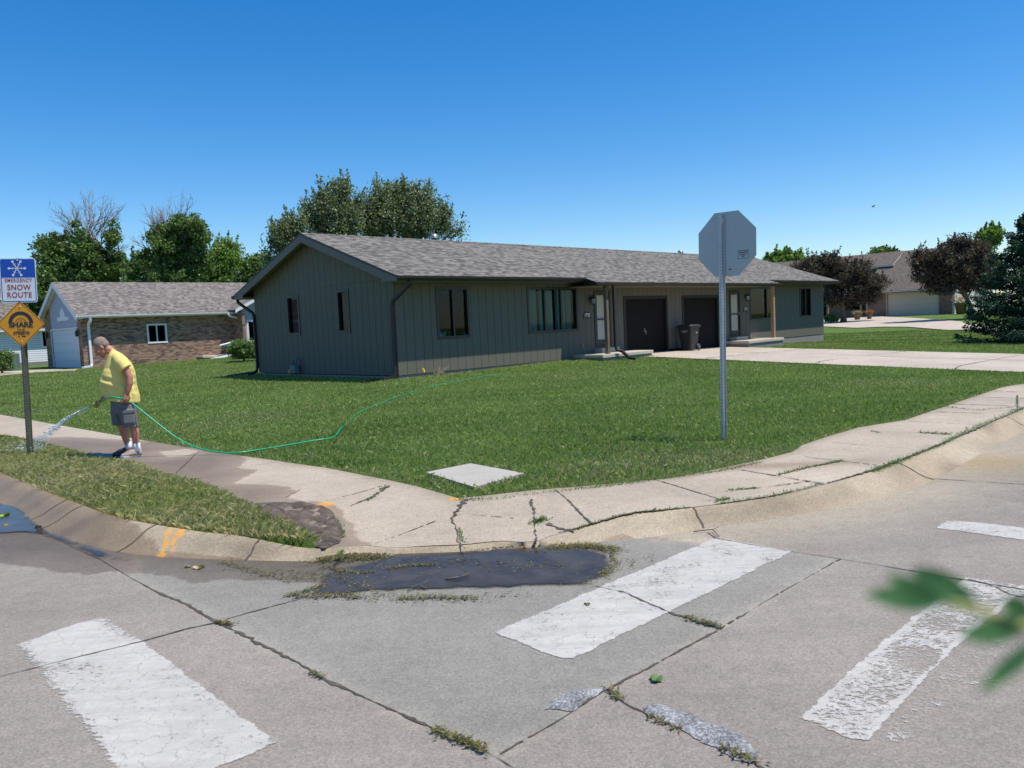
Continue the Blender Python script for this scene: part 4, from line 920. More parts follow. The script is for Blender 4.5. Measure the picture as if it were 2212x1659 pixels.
mb.build('fascia_board',M_FASCIA,H)
def gutter(x0,x1,y,z,parent,mat):
    mb=MB(); pr=[(0,0),(-.075,0),(-.115,.05),(-.125,.115),(-.115,.115),(-.105,.055),(-.07,.012),(-.008,.012),(-.008,.115),(0,.115)]
    mb.prism([(y+a,z+b) for a,b in pr][::-1],x0,x1,0,Mg); return mb.build('gutter',mat,parent)
gutter(-.46,7.78,-.773,ZE-.125,H,M_GUTTER); gutter(7.78,21.6,-1.33,zt(-1.327)-.125,H,M_GUTTER); gutter(21.62,29.82,-.773,ZE-.125,H,M_GUTTER)
mb=MB(); mb.box(-.46,29.8,W_+.775,W_+.88,ZE-.12,ZE-.005); mb.build('gutter',M_GUTTER,H)
def to_loc(px,py,z): x,y=gp(px,py,z); u,v=w2uv(x,y); return (u,v,z)
def spout(pts, w, parent, mat, ext=None, extz=.05):
    mb=MB(); mb.rect(pts,w,w*.8); o=mb.build('downspout',mat,parent)
    return o
spout([(.02,-.82,2.95),(.02,-.80,2.83),(-.03,-.3,2.52),(-.06,.0,2.36),(-.06,.06,2.22),(-.06,.07,.42),(-.06,.07,.22),(-.16,.07,.10),(-.50,.07,.06)],.095,H,M_GUTTER)
mb=MB(); a=to_loc(846,818,.05); b=to_loc(783,827,.03); mb.rect([a,b],.10,.08); mb.build('downspout_extension',M_GUTTER,H)
spout([(-.25,9.43,2.93),(-.25,9.40,2.80),(-.12,8.95,2.52),(-.06,8.66,2.36),(-.06,8.60,2.2),(-.06,8.60,.4),(-.1,8.62,.2),(-.35,8.8,.08)],.095,H,M_GUTTER)
mb=MB(); a=to_loc(543,805,.08); b=to_loc(492,813,.03); mb.rect([a,b],.10,.08); mb.build('downspout_extension',M_GUTTER,H)
b=to_loc(1372,776,.06)
spout([(8.72,-1.38,2.74),(8.72,-1.38,2.5),(8.72,-1.38,.55),(8.74,-1.40,.42),(8.95,-1.5,.34),(b[0]-.2,b[1]+.1,.12),(b[0],b[1],.08)],.105,H,M_GUTTER)
# posts, slabs
mb=MB(); mb.bbox(8.44,8.58,-1.24,-1.10,.29,2.735,.008); tag(mb.build('porch_post',simple('weathered_shade_post',(.16,.115,.08),.85,.35,7,bmp=.3),H),'weathered brown post, coloured darker for shade')  # weathered brown, with the shade on this post put into its colour
mb=MB(); mb.bbox(21.12,21.28,-1.24,-1.08,.29,2.735,.008); mb.build('porch_post',M_WOOD,H)
mb=MB(); mb.bbox(7.95,11.05,-1.38,.0,.17,.28,.012); mb.box(8.0,11.0,-1.33,0,-.2,.17,1); mb.build('porch_slab',[M_SLAB,M_FOUND],H)
mb=MB(); mb.bbox(18.45,21.85,-1.38,.0,.15,.27,.012); mb.box(18.5,21.8,-1.33,0,-.6,.15,1); mb.build('porch_slab',[M_SLAB,M_FOUND],H)
mb=MB(); mb.box(9.2,10.3,-.35,0,.281,.45); mb.build('door_step',M_SLAB,H)
mb=MB(); mb.box(19.2,20.3,-.35,0,.271,.42); mb.build('door_step',M_SLAB,H)
# windows
window(H,'x',0,-1,1.60,2.90,1.18,2.73,(2.27,)); 
window(H,'x',0,-1,5.66,8.27,1.18,2.73,(6.53,7.40)); window(H,'x',0,-1,21.21,23.82,1.18,2.73,(22.9,),gm=M_GLASSD); window(H,'x',0,-1,26.56,27.88,1.18,2.73,(27.25,),gm=M_GLASSD)
window(H,'y',0,-1,5.45,6.22,1.51,2.83,(),gm=M_GLASSD); window(H,'y',0,-1,2.39,3.03,1.51,2.83,(),gm=M_GLASSD)
def drape(x0,x1,y,z0,z1,k,parent,seed=0):
    rr=random.Random(seed); n=int((x1-x0)/.012); xs=[x0+(x1-x0)*i/n for i in range(n+1)]
    ys=[y+.035*sin(x*k+sin(x*k*.37+seed)*1.4) for x in xs]; mb=MB()
    mb.add([(x,yy,z0) for x,yy in zip(xs,ys)]+[(x,yy,z1) for x,yy in zip(xs,ys)],[(i,i+1,n+2+i,n+1+i) for i in range(n)],0,None,True)
    return mb.build('curtain',M_DRAPE,parent)
M_DRAPE=simple('pale_drape',(.27,.33,.33),.9,.1,4)
for i,(a,b) in enumerate([(5.68,6.40),(6.52,7.18),(7.33,7.62),(7.74,7.9),(8.0,8.22)]): drape(a,b,.28,1.0,2.75,34,H,i)
drape(27.15,27.85,.3,1.0,2.75,30,H,9); mb=MB(); mb.box(.2,.22,2.42,3.0,1.5,2.84); mb.build('blind',simple('grey_blind',(.25,.3,.3),.8,.1),H); mb=MB(); mb.box(.2,.22,5.5,6.2,1.5,2.84); mb.build('blind',simple('grey_blind2',(.22,.28,.28),.8,.1),H)
# doors
def door(x0,z0,z1,parent,glassy=False):
    x1=x0+.90; f=MB(); f.box(x0-.06,x0+.04,-.03,.10,z0,z1); f.box(x1-.04,x1+.06,-.03,.10,z0,z1); f.box(x0-.06,x1+.06,-.03,.10,z1,z1+.07); f.box(x0+.04,x1-.04,-.02,.10,z0,z0+.06)
    d=MB(); d.box(x0+.045,x1-.045,.05,.09,z0+.07,z1-.01)
    cols=[(x0+.13,x0+.42),(x0+.49,x0+.78)]
    for a,b in cols:
        for lo,hi in ((.2,.75),(.85,1.55),(1.65,1.9)): d.box(a,b,.043,.0495,z0+lo,z0+hi)
    dd=d.build('front_door',M_CREAM,parent); f.build('door_frame',M_WFRAME,dd)
    s=MB(); s.box(x0+.045,x0+.12,.0,.03,z0+.07,z1-.01); s.box(x1-.12,x1-.045,.0,.03,z0+.07,z1-.01); s.box(x0+.12,x1-.12,.0,.03,z1-.1,z1-.01); s.box(x0+.12,x1-.12,.0,.03,z0+.07,z0+.25); s.box(x0+.12,x1-.12,.0,.03,z0+1.0,z0+1.06)
    s.build('storm_door',M_BLACK if glassy else M_WFRAME,dd)
    h=MB(); h.tube([(x1-.1,-.03,z0+1.0),(x1-.1,-.03,z0+1.12)],.012); h.build('handle',M_SILVER,dd)
door(9.31,.51,2.55,H); door(19.27,.46,2.50,H,True)
for x0,x1 in ((11.10,14.12),(15.24,18.26)):
    g=MB(); g.box(x0+.12,x1-.12,.09,.13,.06,2.28)
    for r_ in range(4): g.box(x0+.125,x1-.125,.083,.0895,.08+r_*.55,.08+r_*.55+.50)
    gd_=g.build('garage_door',M_GDOOR_D,H)
    f=MB(); f.box(x0-.02,x0+.12,-.02,.15,.03,2.40); f.box(x1-.12,x1+.02,-.02,.15,.03,2.40); f.box(x0+.12,x1-.12,-.02,.15,2.28,2.40); f.build('door_frame',simple('brown_frame',(.012,.009,.008),.6,.1),gd_)
    h=MB(); xm=(x0+x1)/2; h.box(xm-.09,xm+.0,.05,.08,.98,1.0); h.box(xm-.015,xm+.012,.045,.08,.86,.99); h.tube([(xm-.05,.083,1.07),(xm-.05,.06,1.07)],.025,8); 
    if x0<12: h.build('handle',M_SILVER,gd_)
# lanterns, numbers
def lantern(x,z,parent):
    b=MB(); b.box(x-.04,x+.04,-.03,0,z-.05,z+.12); b.tube([(x,-.03,z+.10),(x,-.09,z+.17),(x,-.15,z+.15)],.012,6)
    b.loft([[(x+cos(a)*r_,-.15+sin(a)*r_,zz) for a in [k*pi/3 for k in range(6)]] for r_,zz in ((.02,z+.17),(.03,z+.13),(.12,z+.05),(.12,z+.035))],0,None,False)
    for a in [k*pi/3 for k in range(6)]: b.tube([(x+cos(a)*.10,-.15+sin(a)*.10,z+.04),(x+cos(a)*.07,-.15+sin(a)*.07,z-.16)],.008,4)
    b.loft([[(x+cos(a)*r_,-.15+sin(a)*r_,zz) for a in [k*pi/3 for k in range(6)]] for r_,zz in ((.075,z-.15),(.075,z-.17),(.02,z-.20))],0,None,False)
    o=b.build('wall_lantern',M_BLACK,parent); g=MB(); g.loft([[(x+cos(a)*r_,-.15+sin(a)*r_,zz) for a in [k*pi/3 for k in range(6)]] for r_,zz in ((.06,z-.15),(.09,z+.035))],0,None,False); g.build('glass',M_LAMPG,o)
lantern(9.05,2.28,H); lantern(20.72,2.28,H)
RF=Matrix(((1,0,0,0),(0,0,-1,0),(0,1,0,0),(0,0,0,1)))     # text upright, facing -y
def plate(x,z,txt,parent):
    w=.21;h=.13; pts=[(x-w,z-h),(x+w,z-h),(x+w,z+h*.75)]+[(x+w*.8*cos(a),z+h*.8+.045*sin(a)) for a in [k*pi/6 for k in range(7)]]+[(x-w,z+h*.75)]
    b=MB(); M2=Matrix(((1,0,0,0),(0,0,1,0),(0,1,0,0),(0,0,0,1))); b.prism(pts[::-1],-.02,.0,0,M2); o=b.build('house_number',M_BLACK,parent)
    text_mesh('digits',txt,.20,M_SILVER,o,(x,-.0215,z),RF,.8,0.002)
plate(8.82,1.71,'1935',H); plate(20.72,1.70,'1937',H)
# gable louvre, gas meter, tap, roof vents
b=MB(); b.box(-.02,-.001,4.18,4.23,4.11,4.45); b.box(-.02,-.001,4.53,4.58,4.11,4.45); b.box(-.02,-.001,4.23,4.53,4.11,4.15); b.box(-.02,-.001,4.23,4.53,4.41,4.45)
for k in range(6): b.box(-.018,-.002,4.23,4.53,4.16+k*.042,4.185+k*.042)
b.build('gable_vent',M_TRIM,H)
b=MB(); b.bbox(-.32,-.10,5.50,5.78,.20,.45,.03); b.ell((-.30,5.64,.30),(.05,.11,.11)); b.tube([(-.2,5.72,.45),(-.2,5.72,.66),(-.16,5.72,.70),(-.16,5.60,.70),(-.16,5.60,.45)],.02,8); b.tube([(-.16,5.90,.0),(-.16,5.90,.62),(-.16,5.72,.70)],.022,8); b.tube([(-.16,5.42,.68),(-.16,5.42,.4)],.02,8); b.ell((-.2,5.72,.58),(.05,.06,.04))
b.build('gas_meter',M_METER,H)
b=MB(); b.tube([(8.4,0,.62),(8.4,-.09,.62),(8.4,-.11,.56)],.016,8); b.tube([(8.36,-.1,.66),(8.44,-.1,.66)],.012,6); b.build('faucet',M_SILVER,H)
for px,py in ((938,512),(1470,545)):
    u,z=on_v(px,py,5.0); b=MB(); b.tube([(u,5.0,zr2(5.0)-.1),(u,5.0,z-.05)],.085,14,1); b.loft([[(u+cos(a)*r_,5+sin(a)*r_,z+q) for a in [k*pi/8 for k in range(16)]] for r_,q in ((.09,-.06),(.15,-.05),(.15,-.02),(.13,-.015),(.155,.0),(.155,.03),(.13,.035),(.14,.06),(.10,.11),(.02,.125))]); b.build('roof_vent',[M_GALV,M_BLACK],H)
# shaded things inside the near window
for (x,y,rz) in ((2.02,.42,.6),(2.72,.40,-.5)):
    rt_=root_at('shell_chair',x,y,'pale curved shell chair seen through the left window pane' if x<2.3 else 'round pale shell chair low in the right window pane','chair',.45)
    b=MB(); rings=[]
    for k in range(9):
        t=k/8; th=-.3+1.9*t; rings.append([( (.24-.03*t)*sin(a), -.24*cos(a)*sin(.7+th*.45)+.02, .42+.40*t*(0.6+.4*cos(a+pi)) ) for a in [(-1.9+3.8*q/14) for q in range(15)]])
    b.loft(rings,0,Matrix.Rotation(rz+pi,4,'Z'),True,False,False); b.build('shell',M_CHAIR,rt_); rt_.scale=(1.3,1.3,1.35)
    b=MB(); 
    for sx in (-1,1):
        for sy in (-1,1): b.tube([(sx*.12,sy*.12,.42),(sx*.22,sy*.22,0)],.012,6)
    b.build('leg_frame',M_WOOD,rt_)

# ---- neighbour: brick house with the white garage door
NB=root_at('brick_house',.45,30.3,'low brick ranch house with a lilac gable and white garage door at left','house',0)
GZ=.12; b=MB(); wall(b,'x',0,.2,.2,9.3,GZ,3.0,[(3.62,4.75,1.38,2.50)]); b.box(9.1,9.3,-1.2,0,GZ,3.0)
b.box(-.02,.2,0,.70,GZ,3.02); b.box(-.02,.2,5.85,7.0,GZ,3.75); b.box(0,16,7.0,7.2,GZ,3.05); b.build('brick_wall',M_BRICK,NB)
NS=.54; nzt=lambda v: 3.12+NS*(v+.5)
b=MB(); b.prism([(.70,2.42),(5.85,2.42),(5.85,nzt(7-5.85)-.12),(3.5,nzt(3.5)-.1),(0,nzt(0)-.1),(0,3.02),(.70,3.02)],0,.2,0,Mg)
b.box(9.32,15.5,-.9,-.7,2.55,3.35); b.box(9.32,9.52,-.9,-.7,GZ,2.55); b.box(9.52,15.5,-.9,-.7,GZ,1.1); b.box(12.2,15.5,-.9,-.7,1.1,2.55)
b.prism([(9.3,3.35),(15.5,3.35),(12.4,5.1)],-.9,-.7,0,Matrix(((1,0,0,0),(0,0,1,0),(0,1,0,0),(0,0,0,1))))
b.build('lap_wall',M_LAP_L,NB)
b=MB(); b.box(.04,.09,.70,5.85,GZ,2.42); b.build('garage_door',M_GDOOR_W,NB)
b=MB(); b.box(-.04,.03,.62,.70,GZ,2.50); b.box(-.04,.03,5.85,5.93,GZ,2.5); b.box(-.04,.03,.70,5.85,2.42,2.5)
b.prism([(2.2,2.95),(4.4,2.95),(4.4,3.17),(3.8,3.19)]+[(3.3+cos(a)*.45,3.2+sin(a)*.50) for a in [k*pi/8 for k in range(9)]]+[(2.8,3.19),(2.2,3.17)],-.03,-.002,0,Mg)
b.build('trim',M_WHITE,NB)
b=MB()
for (y0,y1,s) in ((-.5,3.5,1),(3.5,7.5,-1)):
    f=lambda y: nzt(y) if s>0 else nzt(7.0-y)
    b.add([(-.38,y0,f(y0)),(16,y0,f(y0)),(16,y1,f(y1)),(-.38,y1,f(y1)),(-.38,y0,f(y0)-.08),(16,y0,f(y0)-.08),(16,y1,f(y1)-.08),(-.38,y1,f(y1)-.08)],[(0,1,2,3)],0)
    o=len(b.v)-8
    for q in ((7,6,5,4),(0,4,5,1),(3,2,6,7),(0,3,7,4)): b.f.append(tuple(o+i for i in q)); b.m.append(1); b.sm.append(False)
Mx=Matrix(((1,0,0,0),(0,0,1,0),(0,1,0,0),(0,0,0,1)))
for sx,(xa,xb) in ((1,(8.6,12.4)),(-1,(12.4,16.2))):
    za,zb_=(3.25,5.15) if sx>0 else (5.15,3.25)
    b.add([(xa,-1.4,za),(xb,-1.4,zb_),(xb,3.4,zb_),(xa,3.4,za)],[(0,1,2,3)],0); b.add([(xa,-1.4,za-.08),(xb,-1.4,zb_-.08),(xb,3.4,zb_-.08),(xa,3.4,za-.08)],[(3,2,1,0)],1)
    b.add([(xa,-1.4,za),(xb,-1.4,zb_),(xb,-1.4,zb_-.22),(xa,-1.4,za-.22)],[(3,2,1,0)],1)
b.build('roof',[M_SHING_N,M_WHITE],NB)
b=MB(); 
for y0,y1,s in ((-.5,3.5,1),(3.5,7.5,-1)):
    f=lambda y: nzt(y) if s>0 else nzt(7.0-y)
    b.prism([(y0,f(y0)-.30),(y1,f(y1)-.30),(y1,f(y1)-.085),(y0,f(y0)-.085)],-.38,-.34,0,Mg)
b.box(-.34,0,-.48,0,2.93,2.96); b.box(-.34,9.0,-.48,-.002,2.97,3.0); b.build('rake_board',M_WHITE,NB)
gutter(-.38,8.75,-.5,3.0,NB,M_WHITE)
b=MB(); b.rect([(.35,-.55,3.0),(.35,-.5,2.8),(.35,-.1,2.62),(.35,-.07,2.5),(.35,-.07,.35),(.3,-.15,.22),(-.5,-1.35,.2)],.13,.10); b.build('downspout',M_WHITE,NB)
b=MB(); b.rect([(8.5,-.6,3.0),(8.6,-.6,2.85),(9.25,-.5,2.7)],.13,.1); b.build('downspout',M_WHITE,NB)
b=MB(); b.rect([(6.9,-1.0,.18),(8.9,-.95,.45)],.13,.1); b.build('downspout_extension',M_WHITE,NB)
b=MB(); b.bbox(6.5,9.0,-.9,-.02,.30,.42,.015); b.box(6.6,8.95,-.85,-.02,.0,.3,1); b.build('porch_slab',[M_SLAB,M_BRICK],NB)
window(NB,'x',0,-1,3.62,4.75,1.38,2.50,(4.18,),M_WHITE,M_GLASSD,.07); window(NB,'x',-.9,-1,9.55,12.2,1.12,2.55,(10.45,11.3),M_WHITE,M_GLASSD,.1)
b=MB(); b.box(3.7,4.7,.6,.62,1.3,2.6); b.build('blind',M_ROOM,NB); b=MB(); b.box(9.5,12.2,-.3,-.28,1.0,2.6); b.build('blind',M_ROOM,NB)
for (y) in (.35,6.3):
    l=MB(); l.bbox(-.25,-.1,y-.09,y+.09,1.95,2.3,.03); l.tube([(-.1,y,2.3),(-.17,y,2.42)],.03,6); l.build('wall_lantern',M_BLACK,NB)
# rolled white blind thing by the step
b=MB(); b.rect([(7.55,-1.1,1.0),(8.7,-1.25,1.25)],.09,.09); b.rect([(7.55,-1.1,1.0),(8.5,-1.2,1.0)],.05,.05); b.build('handrail',M_WHITE,NB)

# ---- pale sided houses behind at far left
def plain_house(name,u,v,L0,D0,zg,ze,slope,lab,wallm,roofm,winlist=(),oh=.7,cat='house'):
    r_=root_at(name,u,v,lab,cat,0); b=MB(); hl=D0/2
    wall(b,'x',0,.2,0,L0,zg,ze,[w[:4] for w in winlist]); b.box(0,.2,.2,D0,zg,ze); b.box(L0-.2,L0,.2,D0,zg,ze); b.box(.2,L0-.2,D0-.2,D0,zg,ze)
    pk=ze+slope*hl; g=[(0,ze),(D0,ze),(D0/2,pk)]; b.prism(g,0,.2,0,Mg); b.prism(g,L0-.2,L0,0,Mg); b.build('wall',wallm,r_)
    b=MB(); zl=ze-slope*oh+.1
    for y0,y1,z0,z1 in ((-oh,hl,zl,pk+.1),(hl,D0+oh,pk+.1,zl)):
        b.add([(-.4,y0,z0),(L0+.4,y0,z0),(L0+.4,y1,z1),(-.4,y1,z1),(-.4,y0,z0-.1),(L0+.4,y0,z0-.1),(L0+.4,y1,z1-.1),(-.4,y1,z1-.1)],[(0,1,2,3)],0); o=len(b.v)-8
        for q in ((7,6,5,4),(0,4,5,1),(3,2,6,7),(0,3,7,4),(1,5,6,2)): b.f.append(tuple(o+i for i in q)); b.m.append(1); b.sm.append(False)
    b.build('roof',[roofm,M_WHITE],r_)
    for w in winlist: window(r_,'x',0,-1,*w[:4],(),M_WHITE,M_GLASSD,.08)
    b=MB(); b.box(.3,L0-.3,.5,.55,zg,ze-.1); b.build('interior_wall',M_ROOM,r_)
    return r_
BH=plain_house('sided_house',-26,46,29.6,8,.38,2.85,.48,'grey roofed house with pale lap siding at the left edge, partly behind the signs','x' and M_LAP_W,M_SHING,[(28.35,29.2,1.4,2.6)],oh=.5)
b=MB(); b.box(-.0,29.6,-.02,.2,-.2,.379); b.build('foundation',M_FOUND,BH)
BH2=plain_house('gabled_house',-16,66,26,11,.2,6.2,.45,'taller grey roofed house half hidden by trees behind the brick house','x' and M_LAP_W,M_SHING)

# ---- far house at right
FH=root_at('townhouse',69.7,-1.5,'tall brown roofed brick townhouse with a wide cream garage door at right','house',0)
G=.48; oy=1.5
b=MB(); wall(b,'y',0,.25,6.4,14.3,G,3.3,[(6.2+oy,10.9+oy,G,2.72)]); b.box(.25,10,14.05,14.3,G,3.3); wall(b,'y',1.6,.25,14.3,34,G,3.4,[(15.2,17.4,1.3,3.0),(19,20.2,.6,2.8),(24,27,1.2,2.9)]); b.build('brick_wall',M_BRICK_R,FH)
ez=3.05; pkx=6.6; pkz=7.36; fs_=(pkz-ez)/(pkx+.6)
zR=lambda x: ez+fs_*(x+.6)
b=MB(); b.box(-.0,13.2,6.2,6.4,G,3.1); b.prism([(0.05,3.1),(13.2,3.1),(6.6,7.1)],6.2,6.4,0,Matrix(((1,0,0,0),(0,0,1,0),(0,1,0,0),(0,0,0,1)))); wall(b,'y',4.0,.2,13.05,34,3.3,5.9,[(13.9,16.2,4.95,5.65)]); b.build('lap_wall',M_LAP_B,FH)
b=MB(); b.box(.12,.17,6.2+oy,10.9+oy,G,2.72); gdr=b.build('garage_door',M_GDOOR_C,FH)
b=MB(); b.box(-.03,.12,6.08+oy,6.2+oy,G,2.84); b.box(-.03,.12,10.9+oy,11.0+oy,G,2.84); b.box(-.03,.12,6.2+oy,10.9+oy,2.72,2.84); b.build('door_frame',M_CREAM,gdr)
def slope_x(b,x0,x1,z0,z1,y0,y1,m=0,mu=1,t=.15):
    b.add([(x0,y0,z0),(x0,y1,z0),(x1,y1,z1),(x1,y0,z1),(x0,y0,z0-t),(x0,y1,z0-t),(x1,y1,z1-t),(x1,y0,z1-t)],[(3,2,1,0)],m); o=len(b.v)-8
    for q in ((4,5,6,7),(0,1,5,4),(1,2,6,5),(2,3,7,6),(3,0,4,7)): b.f.append(tuple(o+i for i in q)); b.m.append(mu); b.sm.append(False)
b=MB(); slope_x(b,-.6,pkx,ez,pkz,5.8,13.0); slope_x(b,-.6,3.95,ez,zR(3.95),13.0,14.6); slope_x(b,pkx,13.8,pkz,ez,5.8,36)
slope_x(b,3.5,pkx,5.83,pkz+.02,13.0,36); slope_x(b,.6,3.95,3.5,4.4,14.6,36)
b.build('roof',[M_SHING_B,M_LAP_B],FH)
window(FH,'y',4.0,-1,13.9,16.2,4.95,5.65,(),M_WHITE,M_GLASSD,.08); window(FH,'y',1.6,-1,15.2,17.4,1.3,3.0,(),M_BLACK,M_GLASSD,.08); window(FH,'y',1.6,-1,24,27,1.2,2.9,(25.5,),M_BLACK,M_GLASSD,.08)
b=MB(); b.box(4.5,4.55,13.5,17,4.6,5.8); b.box(2.3,2.35,14.5,34,.5,3.2); b.build('interior_wall',M_ROOM,FH)
b=MB(); b.tube([(-.4,14.5,3.1),(-.3,14.45,2.9),(-.06,14.38,2.6),(-.06,14.38,.6)],.07,6); b.build('downspout',M_LAP_B,FH)
for y in (15.0,18.5): 
    b=MB(); b.bbox(-.1,.1,y-.1,y+.1,.4,3.15,.01); b.build('porch_post',M_WOOD,FH)
b=MB(); b.tube([(6.9,20.5,6.8),(6.9,20.5,7.85)],.12,8); b.box(6.7,7.1,20.3,20.7,7.75,7.9); b.build('roof_vent',M_BLACK,FH)
b=MB(); b.bbox(-.2,-.02,12.9,13.1,2.2,2.7,.03); b.build('wall_lantern',M_BLACK,FH)
FH2=root_at('townhouse',62,-16.5,'second brown roofed townhouse with a chimney, mostly behind the purple tree and the spruce','house',0)
b=MB(); b.box(0,14,0,13,.3,4.2); b.prism([(0,4.2),(14,4.2),(7,7.3)],.0,13,0,Matrix(((1,0,0,0),(0,0,1,0),(0,1,0,0),(0,0,0,1)))); b.build('brick_wall',M_BRICK_R,FH2)
b=MB(); slope_x(b,-.7,7,4.0,7.6,-.5,14.2); slope_x(b,7,14.7,7.6,4.0,-.5,14.2); b.build('roof',[M_SHING_B,M_LAP_B],FH2)
b=MB(); b.box(7.6,8.6,8.6,9.6,6.6,8.9); b.box(7.5,8.7,8.5,9.7,8.9,9.05); b.build('chimney',M_BRICK_R,FH2)
# ================================================================== TREES AND PLANTS
def blob_px(D, lst, dy=0):
    out=[]
    for t in lst:
        px,py,rx,ry=t[:4]; c=aty(px,py,D+(t[4] if len(t)>4 else 0)); k=c.y/FPX; out.append((c.x,c.y,c.z,rx*k,(rx+ry)/2*k,ry*k))
    return out
def leafmesh(C, size, cols, parent, name='crown', mat=None, droop=0, shade=None):
    n=len(C); a=rng.normal(0,1,(n,3)); a/=np.linalg.norm(a,axis=1)[:,None]; b=np.cross(a,rng.normal(0,1,(n,3))); b/=np.linalg.norm(b,axis=1)[:,None]
    if droop: a[:,2]-=droop; a/=np.linalg.norm(a,axis=1)[:,None]
    s=size*rng.uniform(.6,1.4,(n,1)); v=np.empty((n,4,3)); v[:,0]=C-a*s; v[:,1]=C+b*s*.55; v[:,2]=C+a*s; v[:,3]=C-b*s*.55
    nrm=np.cross(a,b); v[:,0]+=nrm*s*.25; v[:,2]+=nrm*s*.25
    c=np.array(cols)[rng.integers(0,len(cols),n)]*np.exp(rng.normal(0,.22,(n,1)))
    if shade is not None: c=c*shade[:,None]
    return np_mesh(name,v.reshape(-1,3),np.arange(n*4).reshape(n,4),[mat or M_LEAF],parent,col=np.repeat(c,4,0))
def tree(name,label,base,blobs,ncl,nl,size,cols,tr=.25,cat='tree',sig=.28,group=None,dead=None,barkm=None,lean=0,shell=.35,limbs=True):
    bz=float(terr(base[0],base[1])); root=empty(name,(base[0],base[1],bz),0,label,cat,group)
    o=np.array([base[0],base[1],bz]); B=np.array(blobs); vol=(B[:,3]*B[:,4]*B[:,5])**.75; pr=vol/vol.sum()
    k=rng.choice(len(B),ncl,p=pr); d=rng.normal(0,1,(ncl,3)); d/=np.linalg.norm(d,axis=1)[:,None]
    r=rng.random(ncl)**shell; nz=1+.22*np.sin(d[:,0]*5+k)*np.cos(d[:,2]*6+k*2)+.1*rng.normal(0,1,ncl); cc=B[k,:3]+d*B[k,3:6]*(r*nz)[:,None]
    cs=rng.uniform(.6,1.3,ncl); kk=np.repeat(np.arange(ncl),nl); C=cc[kk]+np.clip(rng.normal(0,sig,(ncl*nl,3)),-1.7*sig,1.7*sig)*np.array([1,1,1.5 if 'cotton' in name else .75])*cs[kk][:,None]
    ns_=int(ncl*(.28 if 'cotton' in name else .16)); q_=np.where(d[:,2]>-.1)[0]; q_=rng.choice(q_,ns_)
    hs_=rng.uniform(.35,1.15,ns_)*(1 if 'bush' not in name and 'shrub' not in name else .15); m__=34; tt_=rng.random((ns_,m__)); ln=rng.normal(0,.22,(ns_,1,2)); sx_=rng.normal(0,.085,(ns_,m__,2))*(1.15-tt_[...,None])
    sp3=np.concatenate([B[k[q_],None,:2]+(d[q_]*B[k[q_],3:6])[:,None,:2]+ln*(tt_*hs_[:,None])[...,None]+sx_, (B[k[q_],2]+d[q_,2]*B[k[q_],5])[:,None,None]+(tt_*hs_[:,None])[...,None]],2).reshape(-1,3); C=np.concatenate([C,sp3])
    C=C[C[:,2]>bz+.15]-o
    cl=np.exp(rng.normal(0,.16,ncl)); 
    crown=leafmesh(C,size,cols,root)
    t=MB(); top=B[np.argmax(B[:,2])]; cz=B[:,2].min()-o[2]; 
    ctr=np.array([B[:,0].mean()-o[0],B[:,1].mean()-o[1],B[:,2].mean()-o[2]])
    f1=Vector((ctr[0]*.15,ctr[1]*.15,max(.6,cz*.45))); f2=Vector((ctr[0]*.6,ctr[1]*.6,max(1.2,cz*.9)))
    t.tube([(0,0,-.1),(0.02,0,f1.z*.4),tuple(f1),tuple(f2),tuple(ctr)],[tr*1.25,tr,tr*.85,tr*.6,tr*.25],10)
    if limbs:
        for q,bb in enumerate(B):
            e=Vector((bb[0]-o[0],bb[1]-o[1],bb[2]-o[2])); s=f1.lerp(f2,(q%4)/4+.1); m1=s.lerp(e,.5)+Vector((rng.normal(0,.2),rng.normal(0,.2),.15*abs(e.z-s.z)*.3))
            t.tube([tuple(s),tuple(m1),tuple(e)],[tr*.4,tr*.25,tr*.1],6)
            for w in range(4):
                dd=Vector(rng.normal(0,1,3)); dd.z=abs(dd.z); dd.normalize(); tip=e+Vector((dd.x*bb[3],dd.y*bb[4],dd.z*bb[5]))*.9; t.tube([tuple(m1.lerp(e,.6)),tuple((e.lerp(tip,.5))),tuple(tip)],[tr*.12,tr*.08,tr*.03],5)
    t.build('trunk',barkm or M_BARK,root,uv=False)
    if dead:
        s0=Vector(dead[0])-Vector(o); m_=MB(); 
        def br(p,d,l,r,dep):
            q=p+d*l; mid=p.lerp(q,.5)+Vector(rng.normal(0,.05*l,3)); m_.tube([tuple(p),tuple(mid),tuple(q)],[r,r*.8,r*.55],5)
            if dep:
                for _ in range(3 if dep>1 else 2):
                    nd=(d+Vector(rng.normal(0,.38,3))).normalized(); nd.z=abs(nd.z)*1.0+.15; nd.normalize(); br(p.lerp(q,rng.uniform(.45,1)),nd,l*rng.uniform(.55,.85),r*.55,dep-1)
        for tx,tz in dead[1]:
            tg=Vector(aty(tx,tz,dead[0][1]+rng.uniform(-1,1)))-Vector(o); d=(tg-s0); l=d.length; br(s0+Vector(rng.normal(0,.15,3)),d.normalized(),l*.52,.075,4)
        m_.build('dead_branch',M_DEADWOOD,root,uv=False)
    return root
G1=[(.095,.15,.045),(.125,.195,.055),(.18,.26,.085),(.07,.12,.035)]; G2=[(.17,.26,.06),(.22,.31,.09),(.12,.20,.05)]; G3=[(.14,.175,.09),(.20,.235,.135),(.28,.31,.20),(.10,.13,.07)]
PU=[(.07,.045,.05),(.09,.06,.06),(.08,.075,.05),(.12,.09,.08),(.05,.055,.04)]
def gx(px,D): return aty(px,700,D).x
BGR='background trees behind the roofs'
